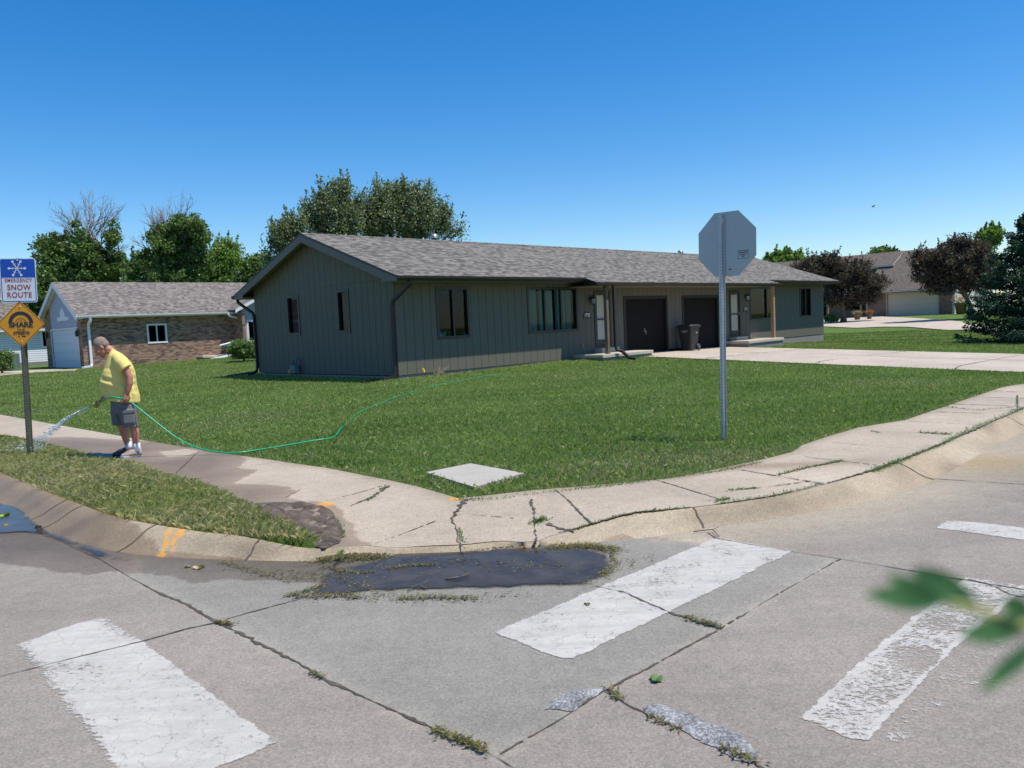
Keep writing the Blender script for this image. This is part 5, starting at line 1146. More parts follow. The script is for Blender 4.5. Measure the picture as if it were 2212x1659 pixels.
tree('broadleaf_tree','dark green tree topped with bare dead twigs, left one behind the brick house',(gx(190,62),62),blob_px(62,[(120,530,38,24),(145,565,62,42),(185,515,22,42,-1),(180,545,35,40),(215,575,50,40),(243,515,11,32),(170,605,85,30),(98,526,20,12),(255,580,30,24)]),330,120,.115,G1,.3,group=BGR,dead=(aty(190,560,62),[(128,500),(142,470),(160,455),(178,441),(190,438),(205,440),(222,450),(236,470),(255,480),(262,510),(272,535)]))
tree('broadleaf_tree','dark green tree with dead twigs on its left, behind the brick house middle',(gx(375,60),60),blob_px(60,[(325,572,40,30),(385,535,42,50),(405,490,24,22,-1),(432,500,13,28,-1),(370,605,85,26),(348,520,16,26),(425,560,26,32),(300,585,22,18)]),330,120,.115,G1,.3,group=BGR,dead=(aty(350,570,60),[(300,530),(312,505),(330,480),(345,465),(362,458),(385,446),(372,450),(402,455),(395,470)]))
tree('broadleaf_tree','bright green rounded tree just above the right end of the brick house roof',(gx(480,66),66),blob_px(66,[(455,580,34,32),(492,560,32,38),(475,600,52,28),(515,590,22,30)]),220,110,.11,G2,.25,group=BGR)
tree('broadleaf_tree','small green tree squeezed beside the left eave of the duplex',(gx(552,58),58),blob_px(58,[(548,585,16,26),(552,565,9,16),(530,605,22,14)]),80,80,.11,G1,.15,group=BGR)
tree('broadleaf_tree','green tree behind the left gable edge of the brick house',(gx(90,58),58),blob_px(58,[(95,640,20,36),(75,660,18,30),(106,610,10,14)]),110,60,.14,G1,.15,group=BGR)
tree('cottonwood_tree','small olive green tree leaning left over the duplex ridge end',(gx(615,46),46),blob_px(46,[(618,505,26,22),(643,492,16,20),(600,530,16,18),(598,500,12,12),(578,560,10,16)]),120,60,.075,G3,.15,group=BGR,sig=.2)
tree('cottonwood_tree','olive green tree with the pointed crown behind the duplex ridge',(gx(725,48),48),blob_px(48,[(715,455,40,34),(738,418,20,20),(686,452,28,22),(735,485,46,40),(768,460,14,30),(700,490,34,34),(672,470,14,10),(720,405,6,10),(700,425,8,16),(742,408,6,12),(668,450,8,14),(770,432,7,14)]),300,70,.075,G3,.28,group=BGR,sig=.22)
tree('cottonwood_tree','broad olive green tree, widest of those behind the duplex ridge',(gx(880,50),50),blob_px(50,[(815,450,30,34),(850,432,34,24),(893,430,34,26),(930,455,30,26),(955,480,24,20),(860,475,62,38),(985,498,15,10),(915,490,50,28),(840,412,8,12),(880,412,10,10),(800,490,24,30),(820,415,7,14),(860,405,6,12),(900,405,7,12),(925,420,8,14),(960,455,10,12),(1000,492,8,7)]),440,70,.075,G3,.32,group=BGR,sig=.24)
tree('broadleaf_tree','light green tree top above the right end of the duplex roof',(gx(1700,105),105),blob_px(105,[(1685,558,26,16),(1718,563,22,12),(1668,566,16,12),(1735,572,14,12)]),140,60,.22,G2,.3,group=BGR)
tree('broadleaf_tree','rounded green tree top just over the townhouse ridge',(gx(1908,118),118),blob_px(118,[(1905,552,30,14),(1925,556,18,12)]),90,60,.25,G1,.3,group=BGR)
tree('broadleaf_tree','light green tree between the chimney and the spruce',(gx(2140,112),112),blob_px(112,[(2135,515,18,20),(2150,505,12,14),(2122,525,10,14)]),100,60,.22,G2,.3,group=BGR)
PG='purple leaved trees at the townhouses'
def pxy(px,D): return (gx(px,D),D)
tree('purple_leaf_tree','dark purple leaved tree with forked trunk just right of the duplex',pxy(1822,70),blob_px(70,[(1745,582,34,20),(1795,585,42,30),(1845,600,40,34),(1888,612,24,18),(1825,632,48,24),(1870,640,26,18),(1770,570,28,14),(1800,650,26,16)]),420,100,.088,PU,.26,group=PG,sig=.26)
tree('purple_leaf_tree','dark purple leaved tree in front of the garage roof at right',pxy(2098,62),blob_px(62,[(2020,565,42,32),(2070,545,42,28),(2105,560,40,36),(2000,592,22,24),(2060,595,50,30),(2110,605,36,30),(2030,620,24,14),(2145,590,24,30)]),460,110,.085,PU,.2,group=PG,sig=.24)
def spruce(D,pxc,ytop,ybot,halfpx):
    c=aty(pxc,ybot,D); x0=c.x; bz=float(terr(x0,D)); zt_=aty(pxc,ytop,D).z; Hh=zt_-bz; R0=halfpx*D/FPX
    root=empty('spruce_tree',(x0,D,bz),0,'tall dark blue green spruce at the right edge of the photo','tree')
    C=[]; t=MB(); t.tube([(0,0,-.1),(0,0,Hh*.5),(0,0,Hh*.98)],[.2,.12,.02],8)
    nb=190
    for i in range(nb):
        f=(i/nb)**.9; z=.25+Hh*f*.97; rl=R0*(1-f)**.8*rng.uniform(.72,1.12)+.12; a=i*2.4+rng.normal(0,.3)
        e=Vector((cos(a)*rl,sin(a)*rl,z-.18*rl+.12*rl)); s=Vector((0,0,z)); 
        if z+.0<Hh: t.tube([tuple(s),tuple(s.lerp(e,.6)-Vector((0,0,.08*rl))),tuple(e)],[.035,.02,.008],5)
        m_=int(60+240*rl/R0*1.3); q=rng.random(m_)**.6; p=np.stack([cos(a)*rl*q,sin(a)*rl*q,z-.05*rl-.10*rl*np.sin(q*3)+.04*rl*q],1)
        w=.34*rl*(1-q*.75)*rng.normal(0,.55,m_); p[:,0]+=-sin(a)*w; p[:,1]+=cos(a)*w; p[:,2]+=rng.normal(0,.05,m_)-np.abs(rng.normal(0,.09,m_)); C.append(p)
    C=np.concatenate(C); leafmesh(C,.065,[(.018,.05,.035),(.03,.075,.05),(.05,.105,.065),(.012,.035,.025)],root,droop=.2); t.build('trunk',M_BARK,root,uv=False)
spruce(37,2238,432,712,165)
def bush(name,label,px,py,D,rx,ry,n,size,cols,zoff=0):
    c=aty(px,py,D); bz=float(terr(c.x,D)); k=D/FPX; B=[(c.x,D,bz+ry*k,rx*k,rx*k,ry*k)]; B+=[(c.x+rng.normal(0,rx*k*.4),D+rng.normal(0,.3),bz+ry*k*rng.uniform(.7,1.3),rx*k*.6,rx*k*.6,ry*k*.6) for _ in range(5)]
    return tree(name,label,(c.x,D),B,n,50,size,cols,.05,'bush',sig=.12,shell=.25)
bush('clipped_bush','dense rounded green bush beside the left corner of the duplex',525,752,43,30,24,170,.055,G1)
bush('clipped_bush','green bush cut off by the left edge of the photo',2,778,42,20,26,120,.055,G1)
bush('shrub','small dark shrub in the bed under the far purple tree',1795,690,70,12,10,50,.08,G1)

# near shrub whose twig reaches into the picture at the lower right
def lf(b, base, tip, wid, up=(0,0,1), bend=.12):
    base=Vector(base); tip=Vector(tip); d=tip-base; l=d.length; t=d.normalized(); s=t.cross(Vector(up)).normalized(); n_=s.cross(t); prof=[(0,.03),(.1,.35),(.25,.75),(.45,1),(.65,.92),(.82,.6),(.94,.22),(1,.01)]
    rows=[]
    for f,w in prof:
        c=base+d*f+n_*(bend*l*(f-f*f)*-1); rows.append([tuple(c-s*w*wid/2+n_*w*wid*.16),tuple(c),tuple(c+s*w*wid/2+n_*w*wid*.16)])
    b.loft(rows,0,None,True,False,False)
NS_=empty('near_shrub',(.62,.30,-.13),0,'out of focus green leafy twig reaching in at the lower right','shrub'); nso=Vector(NS_.location)
YL=.20
q=lambda px,py,Y=YL: aty(px,py,Y)-nso
stem=[q(2042,1300),q(2080,1308),q(2114,1320),q(2165,1340),q(2215,1352),q(2330,1375),q(2600,1450),q(2900,1650,.22),(0.02,0.0,.75),(0,0,.0)]
b=MB(); b.tube([tuple(p) for p in stem],[.0006,.0009,.0011,.0013,.0015,.0017,.0020,.0026,.006,.011],8); b.tube([(0,0,0),(.1,.05,.6),(.25,.02,1.0)],[.01,.008,.004],8); b.tube([(0,0,0),(.15,-.1,.5),(.3,-.2,.9)],[.01,.008,.004],8); b.build('stem',simple('green_stem',(.34,.33,.09),.5,.15,40),NS_,uv=False)
b=MB(); vw=(0,-1,.35)
lf(b,q(2045,1302),q(1866,1283),0.00652,vw); lf(b,q(2040,1296,0.2015),q(1908,1240,0.2030),0.00444,vw); lf(b,q(2118,1318,0.2030),q(1966,1226,0.2074),0.00852,vw); lf(b,q(2225,1352),q(2165,1288,0.1985),0.00778,vw); lf(b,q(2225,1352),q(2068,1375,0.1941),0.00630,vw); lf(b,q(2270,1366),q(2110,1500,0.1941),0.00481,vw); lf(b,q(2150,1335),q(2215,1368,0.1985),0.00593,vw); lf(b,q(2330,1375),q(2420,1290),0.00741,vw); lf(b,q(2330,1375),q(2350,1480),0.00741,vw)
for k in range(60):
    f=rng.random(); s=[Vector((0,0,0)),Vector((.25,.02,1.0)),Vector((.3,-.2,.9)),Vector((.02,0,.75))][rng.integers(1,4)]*rng.uniform(.3,1); dd=Vector(rng.normal(0,1,3)).normalized()*.035; lf(b,tuple(s),tuple(s+dd),.012,tuple(rng.normal(0,1,3)))
def mat_nearleaf():
    m,nt,bb,out=new_mat('near_leaf'); geo=N(nt,'ShaderNodeNewGeometry').outputs['Position']; n=noise(nt,geo,90,3)
    L(nt,ramp(nt,n,[(.35,(.03,.095,.03)),(.65,(.09,.21,.06))]),bb.inputs['Base Color']); bb.inputs['Roughness'].default_value=.45
    t=N(nt,'ShaderNodeBsdfTranslucent'); t.inputs['Color'].default_value=(.11,.33,.07,1); mx=N(nt,'ShaderNodeMixShader'); mx.inputs[0].default_value=.35
    L(nt,bb.outputs[0],mx.inputs[1]); L(nt,t.outputs[0],mx.inputs[2]); L(nt,mx.outputs[0],out.inputs[0]); return m
b.build('foliage',mat_nearleaf(),NS_,uv=False)
# tall weed at the kerb
wp_=gp(2197,885); rt_=empty('tall_weed',(wp_[0],wp_[1],0),0,'tall upright green weed growing at the kerb joint near the right edge','weed')
b=MB(); b.tube([(0,0,0),(.003,0,.1),(.0,0,.19)],[.004,.003,.002],6); b.build('stem',simple('weed_stem',(.12,.17,.05),.6,.1,30),rt_,uv=False)
b=MB()
for k in range(40):
    z=.02+.17*k/40; a=k*2.4; lf(b,(0,0,z),(cos(a)*.04*(1.1-k/60),sin(a)*.04*(1.1-k/60),z+.03),.011)
b.build('foliage',simple('weed_leaf',(.09,.17,.04),.6,.2,30),rt_,uv=False)

# ================================================================== THINGS
# sign post with the two signs
p=gp(66,985); SP=empty('sign_post',(p[0],p[1],0),0,'leaning steel post carrying the snow route sign above an amber diamond sign','sign')
SP.rotation_euler=(0,R(1.9),R(4))
def uchannel(b,h,w=.075,d=.038,t=.004,holes=True,M=None,z0=-.1):
    pr=[(-w/2,0),(-w/2,t),(-w*.27,t),(-w*.2,d),(w*.2,d),(w*.27,t),(w/2,t),(w/2,0),(w*.3,0),(w*.24,d-.006),(-w*.24,d-.006),(-w*.3,0)]
    b.prism([pr[i] for i in range(len(pr))],z0,h,0,M)
    if holes:
        for k in range(int(h/.0254/1.5)):
            z=.1+k*.0381
            if z<h-.02: b.add([(-.005,d+.0006,z),(.005,d+.0006,z),(.005,d+.0006,z+.01),(-.005,d+.0006,z+.01)],[(0,1,2,3),(3,2,1,0)],1,M)
    return b
b=MB(); uchannel(b,2.74,.088,.04,M=Matrix.Rotation(pi,4,'Z')); b.build('post',[M_POSTG,M_SILVER],SP)
def rrect(w,h,r,n=5):
    pts=[]
    for cx,cy,a0 in ((w/2-r,h/2-r,0),(-w/2+r,h/2-r,pi/2),(-w/2+r,-h/2+r,pi),(w/2-r,-h/2+r,3*pi/2)):
        pts+=[(cx+r*cos(a0+k*pi/2/n),cy+r*sin(a0+k*pi/2/n)) for k in range(n+1)]
    return pts
XZ=Matrix(((1,0,0,0),(0,0,-1,0),(0,1,0,0),(0,0,0,1)))
def panel(b,pts,cx,cz,y,t,m=0,rot=0):
    T=Matrix.Translation((cx,y,cz))@XZ@Matrix.Rotation(rot,4,'Z'); b.prism(pts,0,t,m,T)
def ring_panel(b,o,i,cx,cz,y,m,rot=0):
    T=Matrix.Translation((cx,y,cz))@XZ@Matrix.Rotation(rot,4,'Z'); n=len(o); b.add([(x,yy,0) for x,yy in o]+[(x,yy,0) for x,yy in i],[(k,(k+1)%n,n+(k+1)%n,n+k) for k in range(n)],m,T)
b=MB(); SW,SH,SZ=.475,.60,2.435; Y0=-.042
panel(b,rrect(SW,SH,.03),0,SZ,Y0,.003,0)
sgn=b.build('sign_panel',[M_SWHITE],SP,uv=False); tag(sgn,'blue and white sign reading EMERGENCY SNOW ROUTE')
b=MB(); ring_panel(b,rrect(SW-.02,SH-.02,.028),rrect(SW-.042,SH-.042,.02),0,SZ,Y0-.0036,0)
o_=rrect(SW-.03,.25,.012); panel(b,o_,0,SZ+.165,Y0-.0042,.0006,0); b.build('blue_field',M_BLUE,sgn,uv=False)
b=MB(); T=Matrix.Translation((-.01,Y0-.0052,SZ+.165))@XZ
for k in range(3):
    Rz=Matrix.Rotation(k*pi/3,4,'Z'); b.add([(-.10,-.0055,0),(.10,-.0055,0),(.10,.0055,0),(-.10,.0055,0)],[(0,1,2,3)],0,T@Rz)
    for sg_ in (0,pi):
        R2=Rz@Matrix.Rotation(sg_,4,'Z'); b.add([(.105+.017*cos(a),.017*sin(a),0.0004) for a in [j*pi/5 for j in range(10)]],[tuple(range(10))],0,T@R2)
        for s_ in (-1,1): b.add([(.04,0,.0002),(.062,s_*.024,.0002),(.068,s_*.019,.0002),(.049,0,.0002)],[(0,1,2,3),(3,2,1,0)],0,T@R2)
b.build('snowflake',M_SWHITE,sgn,uv=False)
text_mesh('lettering','EMERGENCY',.070,M_RED,sgn,(-.0,Y0-.0045,SZ+.0),RF,.83,.0003,.0006,1.12)
text_mesh('lettering','SNOW',.105,M_RED,sgn,(.004,Y0-.0045,SZ-.098),RF,.9,.0015,.0006,1.12); text_mesh('lettering','ROUTE',.105,M_RED,sgn,(.004,Y0-.0045,SZ-.200),RF,.9,.0015,.0006,1.12)
b=MB(); DZ=1.838; q45=pi/4
panel(b,rrect(.455,.455,.035),0,DZ,Y0,.003,0,q45); dm=b.build('sign_panel',[M_YEL],SP,uv=False); tag(dm,'amber diamond sign reading SHARE OUR STREETS')
b=MB(); ring_panel(b,rrect(.438,.438,.03),rrect(.425,.425,.026),0,DZ,Y0-.0036,0,q45); b.build('border',M_SBLACK,dm,uv=False)
b=MB(); T=Matrix.Translation((0,Y0-.004,DZ+.01))@XZ
def arc(r0,r1,a0=0,a1=pi,n=24): return [(cos(a0+(a1-a0)*k/n)*r1,sin(a0+(a1-a0)*k/n)*r1,0) for k in range(n+1)],[(cos(a0+(a1-a0)*k/n)*r0,sin(a0+(a1-a0)*k/n)*r0,0) for k in range(n+1)]
for r0,r1 in ((.115,.165),(.069,.075)):
    a,c=arc(r0,r1); b.add(a+c,[(k,k+1,25+k+1,25+k) for k in range(24)],0,T); 
for k in range(1,10):
    an=pi*k/10; b.add([(cos(an)*.02-.001,sin(an)*.02,0),(cos(an)*.07-.001,sin(an)*.07,0),(cos(an)*.07+.001,sin(an)*.07,0),(cos(an)*.02+.001,sin(an)*.02,0)],[(0,1,2,3),(3,2,1,0)],0,T)
for xx,ww in ((-.035,.022),(.03,.055)): b.add([(xx-ww/2+ww*.5*(1+cos(a)),-.178+.011*sin(a),0) for a in [j*pi/6 for j in range(12)]],[tuple(range(12))],0,T)
b.build('emblem',M_SBLACK,dm,uv=False)
text_mesh('lettering','SHARE',.098,M_SBLACK,dm,(0,Y0-.0046,DZ-.012),RF,1.08,.004,.0006); text_mesh('lettering','OUR',.048,M_SBLACK,dm,(0,Y0-.0046,DZ-.082),RF,1.05,.0,.0006); text_mesh('lettering','STREETS',.056,M_SBLACK,dm,(0,Y0-.0046,DZ-.125),RF,1.0,.002,.0006)
b=MB()
for z in (SZ+.275,SZ-.27,DZ+.24,DZ-.24): b=MB(); b.tube([(0,Y0-.001,z),(0,Y0-.010,z)],.009,8); b.build('bolt',M_SILVER,SP,uv=False)
# octagonal sign seen from the back
p=gp(1569,949); ST=empty('stop_sign',(p[0],p[1],0),0,'octagonal traffic sign seen from its bare grey back on a perforated steel post','sign')
ST.rotation_euler=(0,R(1.0),math.atan2(-.705,.705)+R(0))   # local x runs along the plate
b=MB(); uchannel(b,2.70,.082,.042,M=Matrix.Translation((-.03,-.046,0))@Matrix.Rotation(0,4,'Z')@Matrix.Diagonal((1,1,1,1))); 
b.v=[(x,-(y+.046)-.004,z) for x,y,z in b.v]; b.build('post',[M_GALV,M_BLACK],ST)
oc=[(.412*cos(pi/8+k*pi/4),.412*sin(pi/8+k*pi/4)) for k in range(8)]
b=MB(); T=Matrix.Translation((.03,.0,2.357))@XZ; b.prism(oc,-.003,.0,0,T); pl=b.build('sign_panel',[M_ALU],ST,uv=False)
b=MB(); T2=Matrix.Translation((.03,.004,2.357))@XZ; b.prism([(x*.99,y*.99) for x,y in oc],-.0006,0,0,T2); b.build('face_sheet',M_RED,pl,uv=False)
b=MB(); T=Matrix.Translation((.245,-.0012,2.22))@XZ
for (x0,x1,y0,y1) in ((-.07,.07,.040,.048),(-.07,.07,-.048,-.044),(-.07,-.066,-.044,.04),(.066,.07,-.044,.04),(-.055,.055,.018,.028),(-.055,.05,-.002,.006),(-.02,.02,-.026,-.014)): b.add([(x0,y0,0),(x1,y0,0),(x1,y1,0),(x0,y1,0)],[(0,1,2,3)],0,T)
b.add([(-.19,-.17,0),(-.155,-.17,0),(-.155,-.155,0),(-.19,-.155,0)],[(0,1,2,3)],0,T); b.build('sticker',M_SBLACK,pl,uv=False)

# wheeled bin
p=uv2w(14.75,-.62); z0=float(terr(*p))+.01; BN=empty('wheeled_bin',(p[0],p[1],z0),ANG,'large black wheeled refuse bin standing between the two garage doors','bin')
b=MB(); rg=lambda x0,x1,y0,y1,z,r=.05:[(x0+r,y0,z),(x1-r,y0,z),(x1,y0+r,z),(x1,y1-r,z),(x1-r,y1,z),(x0+r,y1,z),(x0,y1-r,z),(x0,y0+r,z)]
b.loft([rg(-.25,.25,-.26,.27,.02),rg(-.26,.27,-.27,.29,.3),rg(-.34,.33,-.33,.36,.93),rg(-.35,.34,-.34,.37,.95),rg(-.37,.36,-.36,.39,.955),rg(-.37,.36,-.36,.39,1.0)],0,None,False); body=b.build('body',M_BLACKPL,BN,uv=False)
b=MB(); b.loft([rg(-.385,.375,-.375,.40,1.0),rg(-.39,.38,-.38,.405,1.03),rg(-.33,.33,-.33,.34,1.085),rg(-.2,.2,-.2,.2,1.10)],0,None,False); b.build('lid',M_BLACKPL,BN,uv=False)
b=MB(); b.tube([(.40,-.30,.97),(.45,-.30,.98),(.45,.30,.98),(.40,.30,.97)],.02,8); b.build('handle',M_BLACKPL,BN,uv=False)
for s_ in (-1,1):
    b=MB(); b.tube([(.24,s_*.33,.14),(.24,s_*.28,.14)],.14,18); b.tube([(.24,s_*.335,.14),(.24,s_*.331,.14)],.05,10,1); b.build('wheel',[M_BLACK,M_METER],BN,uv=False)
b=MB(); b.box(-.352,-.340,-.15,.15,.80,.84); b.box(-.348,-.335,-.06,.06,.755,.775); b.box(.0,.10,-.345,-.338,.72,.77); b.build('label',simple('bin_label',(.35,.36,.38),.5,.05),BN,uv=False)

# garden hose: along the lawn, up through the left hand, round to the nozzle
hs=[(277.8,864.7,.80),(312,892,.60),(347,920,.40),(382,946,.22),(417,964,.12),(451,974,.04)]
MANP=gp(273.7,987.9)+np.array([0,.11])
pm=lambda px,py,Y: aty(px,py,Y)
g0=gp(479,978,.03); H1=[]
for i,(a,b_,z) in enumerate(hs):
    t=(i+1)/7; H1.append(pm(a,b_,(10.38)*(1-t)+g0[1]*t))
H2=[Vector((*gp(a,b_,.035),.035)) for a,b_ in [(479,978),(521,976),(573,968),(625,960),(677,951.5),(715,946),(732,931),(746,913),(764,896),(791,880),(835,863),(886,846),(928,833),(1040,812),(1160,793),(1225,783)]]
MROT=R(25); MSX=.91
hx=lambda X,Y,Z: Vector((MANP[0]+X*MSX*cos(MROT)-Y*sin(MROT),MANP[1]+X*MSX*sin(MROT)+Y*cos(MROT),Z))
H0=[hx(-.345,.10,.735),hx(-.30,.0,.775),hx(-.26,-.14,.81),hx(-.17,-.245,.825),hx(-.07,-.272,.805),hx(.015,-.265,.785)]
allp=[tuple(p) for p in H0+H1+H2]+[tuple(Vector((*uv2w(8.2,-.9),.1))),tuple(Vector((*uv2w(8.35,-.35),.3))),tuple(Vector((*uv2w(8.4,-.12),.55)))]
sp_=spline(allp,.05); b=MB()
onl=(sp_[:,2]<.06); far_=sstep(10.8,13.4,np.hypot(sp_[:,0],sp_[:,1])); sp_[:,2]=np.where(onl,sp_[:,2]-.002-.022*far_+.014*wob(sp_[:,0],sp_[:,1],3,77),sp_[:,2])
b.tube([tuple(p) for p in sp_[::2]],.0105,8); HO=b.build('garden_hose',M_HOSE,None,uv=False); tag(HO,'green garden hose trailing from the man across the lawn to the house','hose')
b=MB(); n0=hx(-.345,.10,.735); n1=hx(-.40,.13,.735); n2=hx(-.47,.16,.70); b.tube([tuple(n0),tuple(n1),tuple(n2)],[.014,.017,.013],10); b.tube([tuple(n2),tuple(n2+(n2-n1)*.25)],[.017,.015],10); b.tube([tuple(n1-Vector((0,0,.01))),tuple(n1+Vector((.03,-.01,-.05)))],.012,8)
b.build('nozzle',M_LIME,HO,uv=False)
# water jet and splashes
tgt=hx(0,0,0); jet=[]; s0=n2+(n2-n1)*.3; e0=Vector((p_:=gp(64,978))[0:1].tolist()+[p_[1],.0]) if False else Vector((*gp(66,982),0.05)); b=MB()
def drop(c,r,st=1.0,d=Vector((1,0,0))):
    q=Vector((0,0,1)).rotation_difference(d).to_matrix(); b.ell(c,(r,r,r*st),0,None,6,4,q)
dirj=(e0-s0)
for k in range(950):
    t=rng.random()**1.15; sp=.006+.10*t*t; c=s0+dirj*t+Vector((0,0,.26*t*(1-t)))+Vector(rng.normal(0,1,3))*sp*.6; drop(c,rng.uniform(.003,.0085)*(1-.3*t),rng.uniform(1,4),dirj.normalized())
b.tube([tuple(s0+dirj*t+Vector((0,0,.26*t*(1-t)))) for t in (0,.04,.09,.15,.22,.3)],[.010,.014,.018,.017,.012,.004],9)
for k in range(110):
    a=rng.uniform(0,2*pi); r=abs(rng.normal(0,.22)); drop(e0+Vector((cos(a)*r-.1,sin(a)*r*.7-.05,abs(rng.normal(0,.07))+.02)),rng.uniform(.002,.007))
WJ=b.build('water_spray',M_DROP,None,uv=False); tag(WJ,'jet of water breaking into drops between the hose nozzle and the sign post','water',kind='stuff')

# small things lying about
def flag(name,u_,v_,label,h=.0):
    x,y=uv2w(u_,v_); rt=empty(name,(x,y,float(terr(x,y))),.4,label,'marker flag','yellow utility flags'); b=MB(); b.tube([(0,0,0),(0.01,0,.28)],.002,5); b.build('stake',M_GALV,rt,uv=False)
    b=MB(); b.add([(0.01,0,.28),(.03,.01,.16),(.06,.03,.10),(.05,-.01,.12),(.09,.015,.17),(.06,.0,.26)],[(0,1,2),(0,2,3),(0,3,4,5)],0); b.add([(0.01,.004,.28),(.03,.014,.16),(.06,.034,.10),(.05,-.006,.12),(.09,.019,.17),(.06,.004,.26)],[(2,1,0),(3,2,0),(5,4,3,0)],0); b.build('flag',M_FLAG,rt,uv=False)
flag('marker_flag',on_v(913,808,-.3)[0],-.3,'small yellow utility flag by the front wall near the corner downspout'); flag('marker_flag',-.5,5.62,'small yellow utility flag drooping in front of the gas meter')
def crumple(px,py,s,label,z=-.13,col=(.42,.33,.17),name='dry_leaf'):
    x,y=gp(px,py,z); b=MB(); 
    for k in range(9):
        a=rng.uniform(0,6.28); d=Vector((cos(a),sin(a),rng.uniform(-.1,.9)))*s*.5; lf(b,(0,0,.004),tuple(Vector((d.x,d.y,max(.004,d.z*.5)))),s*.45,tuple(rng.normal(0,1,3)),.5)
    o=b.build(name,simple('dry_leaf_'+str(len(bpy.data.materials)),col,.8,.3,60),None,uv=False); o.location=(x,y,z+.004); return tag(o,label,'leaf')
crumple(405,1226,.05,'small crumpled tan leaf on the wet road by the kerb'); crumple(430,1228,.09,'larger crumpled tan leaf on the wet road by the kerb')
crumple(1418,1471,.07,'green leaf sprig lying on the road beyond the slab joint',col=(.10,.17,.05),name='leaf_sprig'); crumple(1268,1325-17,.04,'small green sprig lying on the white bar by the painted ring',col=(.12,.17,.06),name='leaf_sprig')
crumple(10,1115,.10,'bright green leaf floating in the gutter puddle at left',col=(.3,.45,.08),name='leaf_sprig'); crumple(12,1137,.05,'yellow leaf floating in the gutter puddle at left',col=(.7,.5,.05)); crumple(82,1141,.07,'dark dead leaf at the edge of the gutter puddle',col=(.05,.035,.03))
crumple(1100,1177,.10,'pale wilted leaves at the puddle edge below the ramp',col=(.45,.42,.22),name='wilted_leaves'); crumple(1132,1186,.05,'orange brown leaf at the upper edge of the puddle',col=(.4,.16,.06)); crumple(1962,709-0,.2,'small brown clump lying on the driveway',z=-.15,col=(.16,.11,.09),name='dirt_clump') if False else None
def twig(pts,label,r=.004,z=-.13):
    P=[gp(a,b_,z) for a,b_ in pts]; b=MB(); b.tube([(p[0],p[1],z+.014+.01*(i%2)) for i,p in enumerate(P)],r,6); m_=len(P)//2; b.tube([(P[m_][0],P[m_][1],z+.02),(P[m_][0]+.06,P[m_][1]+.05,z+.03)],r*.7,5); o=b.build('twig',M_BARK,None,uv=False); tag(o,label,'twig')
twig([(1100,1262+12),(920,1275),(905,1270),(880,1281)][1:],'forked brown twig lying on the road below the puddle'); twig([(1498,1158-6),(1540,1150),(1553,1163)],'pale twig lying at the kerb crack right of the ramp'); twig([(962,1256),(992,1254)],'short pale stick floating in the dark puddle',.006)
# dried plant at the wall, bird, flower pots
x,y=gp(945,812,.03); b=MB()
for k in range(26):
    a=rng.uniform(0,6.28); l=rng.uniform(.1,.38); b.tube([(0,0,0),(cos(a)*l*.5,sin(a)*l*.2,l*.35),(cos(a)*l,sin(a)*l*.3,l*rng.uniform(.2,.9))],[.008,.006,.004],4)
o=b.build('dead_plant',simple('straw',(.36,.30,.20),.9,.3,30),None,uv=False); o.location=(x,y,.02); tag(o,'dried straw coloured plant at the foot of the front wall','plant')
bp_=aty(1885,446.5,60); b=MB(); b.loft([[(bp_.x+t*.16-.08,bp_.y+cos(a)*r_,bp_.z+sin(a)*r_) for a in [k*pi/4 for k in range(8)]] for t,r_ in ((0,.005),(.2,.03),(.5,.045),(.8,.03),(1,.006),(1.4,.02))]); 
for s_ in (-1,1): b.add([(bp_.x-.04,bp_.y,bp_.z+.02),(bp_.x+.04,bp_.y,bp_.z+.02),(bp_.x+.02+.05,bp_.y+s_*.13,bp_.z+.10),(bp_.x+.12,bp_.y+s_*.28,bp_.z+.04)],[(0,1,3,2)],0)
o=b.build('bird',M_BLACK,None,uv=False); tag(o,'tiny dark bird flying in the blue sky right of the octagonal sign','bird')
def pot(px,py,D,r,h,fl,label,zz=None):
    c=aty(px,py,D); z=float(terr(c.x,D)) if zz is None else zz; rt=empty('flower_pot',(c.x,D,z),0,label,'flower pot','flower pots by the townhouse')
    b=MB(); b.loft([[(cos(a)*q,sin(a)*q,w) for a in [k*pi/8 for k in range(16)]] for q,w in ((r*.7,0),(r,h),(r*1.1,h),(r*1.1,h*1.08),(r*.9,h*1.08))]); b.build('pot',M_TERRA,rt,uv=False)
    P=rng.normal(0,1,(220,3))*np.array([r*.7,r*.7,h*.18])+np.array([0,0,h*1.3]); leafmesh(P,.06,G1,rt,'foliage'); P=rng.normal(0,1,(160,3))*np.array([r*.8,r*.8,h*.15])+np.array([0,0,h*1.45]); leafmesh(P,.05,fl,rt,'flowers')
RDF=[(.6,.02,.03),(.5,.03,.05)]
pot(2076,692,74,.55,1.0,RDF,'tall planter with red flowers at the townhouse corner beside the spruce'); pot(1852,692,74,.3,.5,[(.5,.1,.12),(.6,.4,.4)],'low pot of pink flowers by the townhouse porch'); pot(1878,690,74,.25,.5,[(.6,.1,.05),(.5,.03,.05)],'low pot of orange red flowers left of the cream garage door')
c=aty(22,800,47); b=MB(); b.bbox(-.45,.45,-.45,.45,0,.95,.04); rt_=empty('cooling_unit',(c.x,47,.2),.3,'grey outdoor air conditioner unit against the pale siding at left','air conditioner'); b.build('casing',M_METER,rt_,uv=False); b=MB(); b.tube([(0,0,.952),(0,0,.99)],.33,16); b.build('fan_guard',M_BLACK,rt_,uv=False)
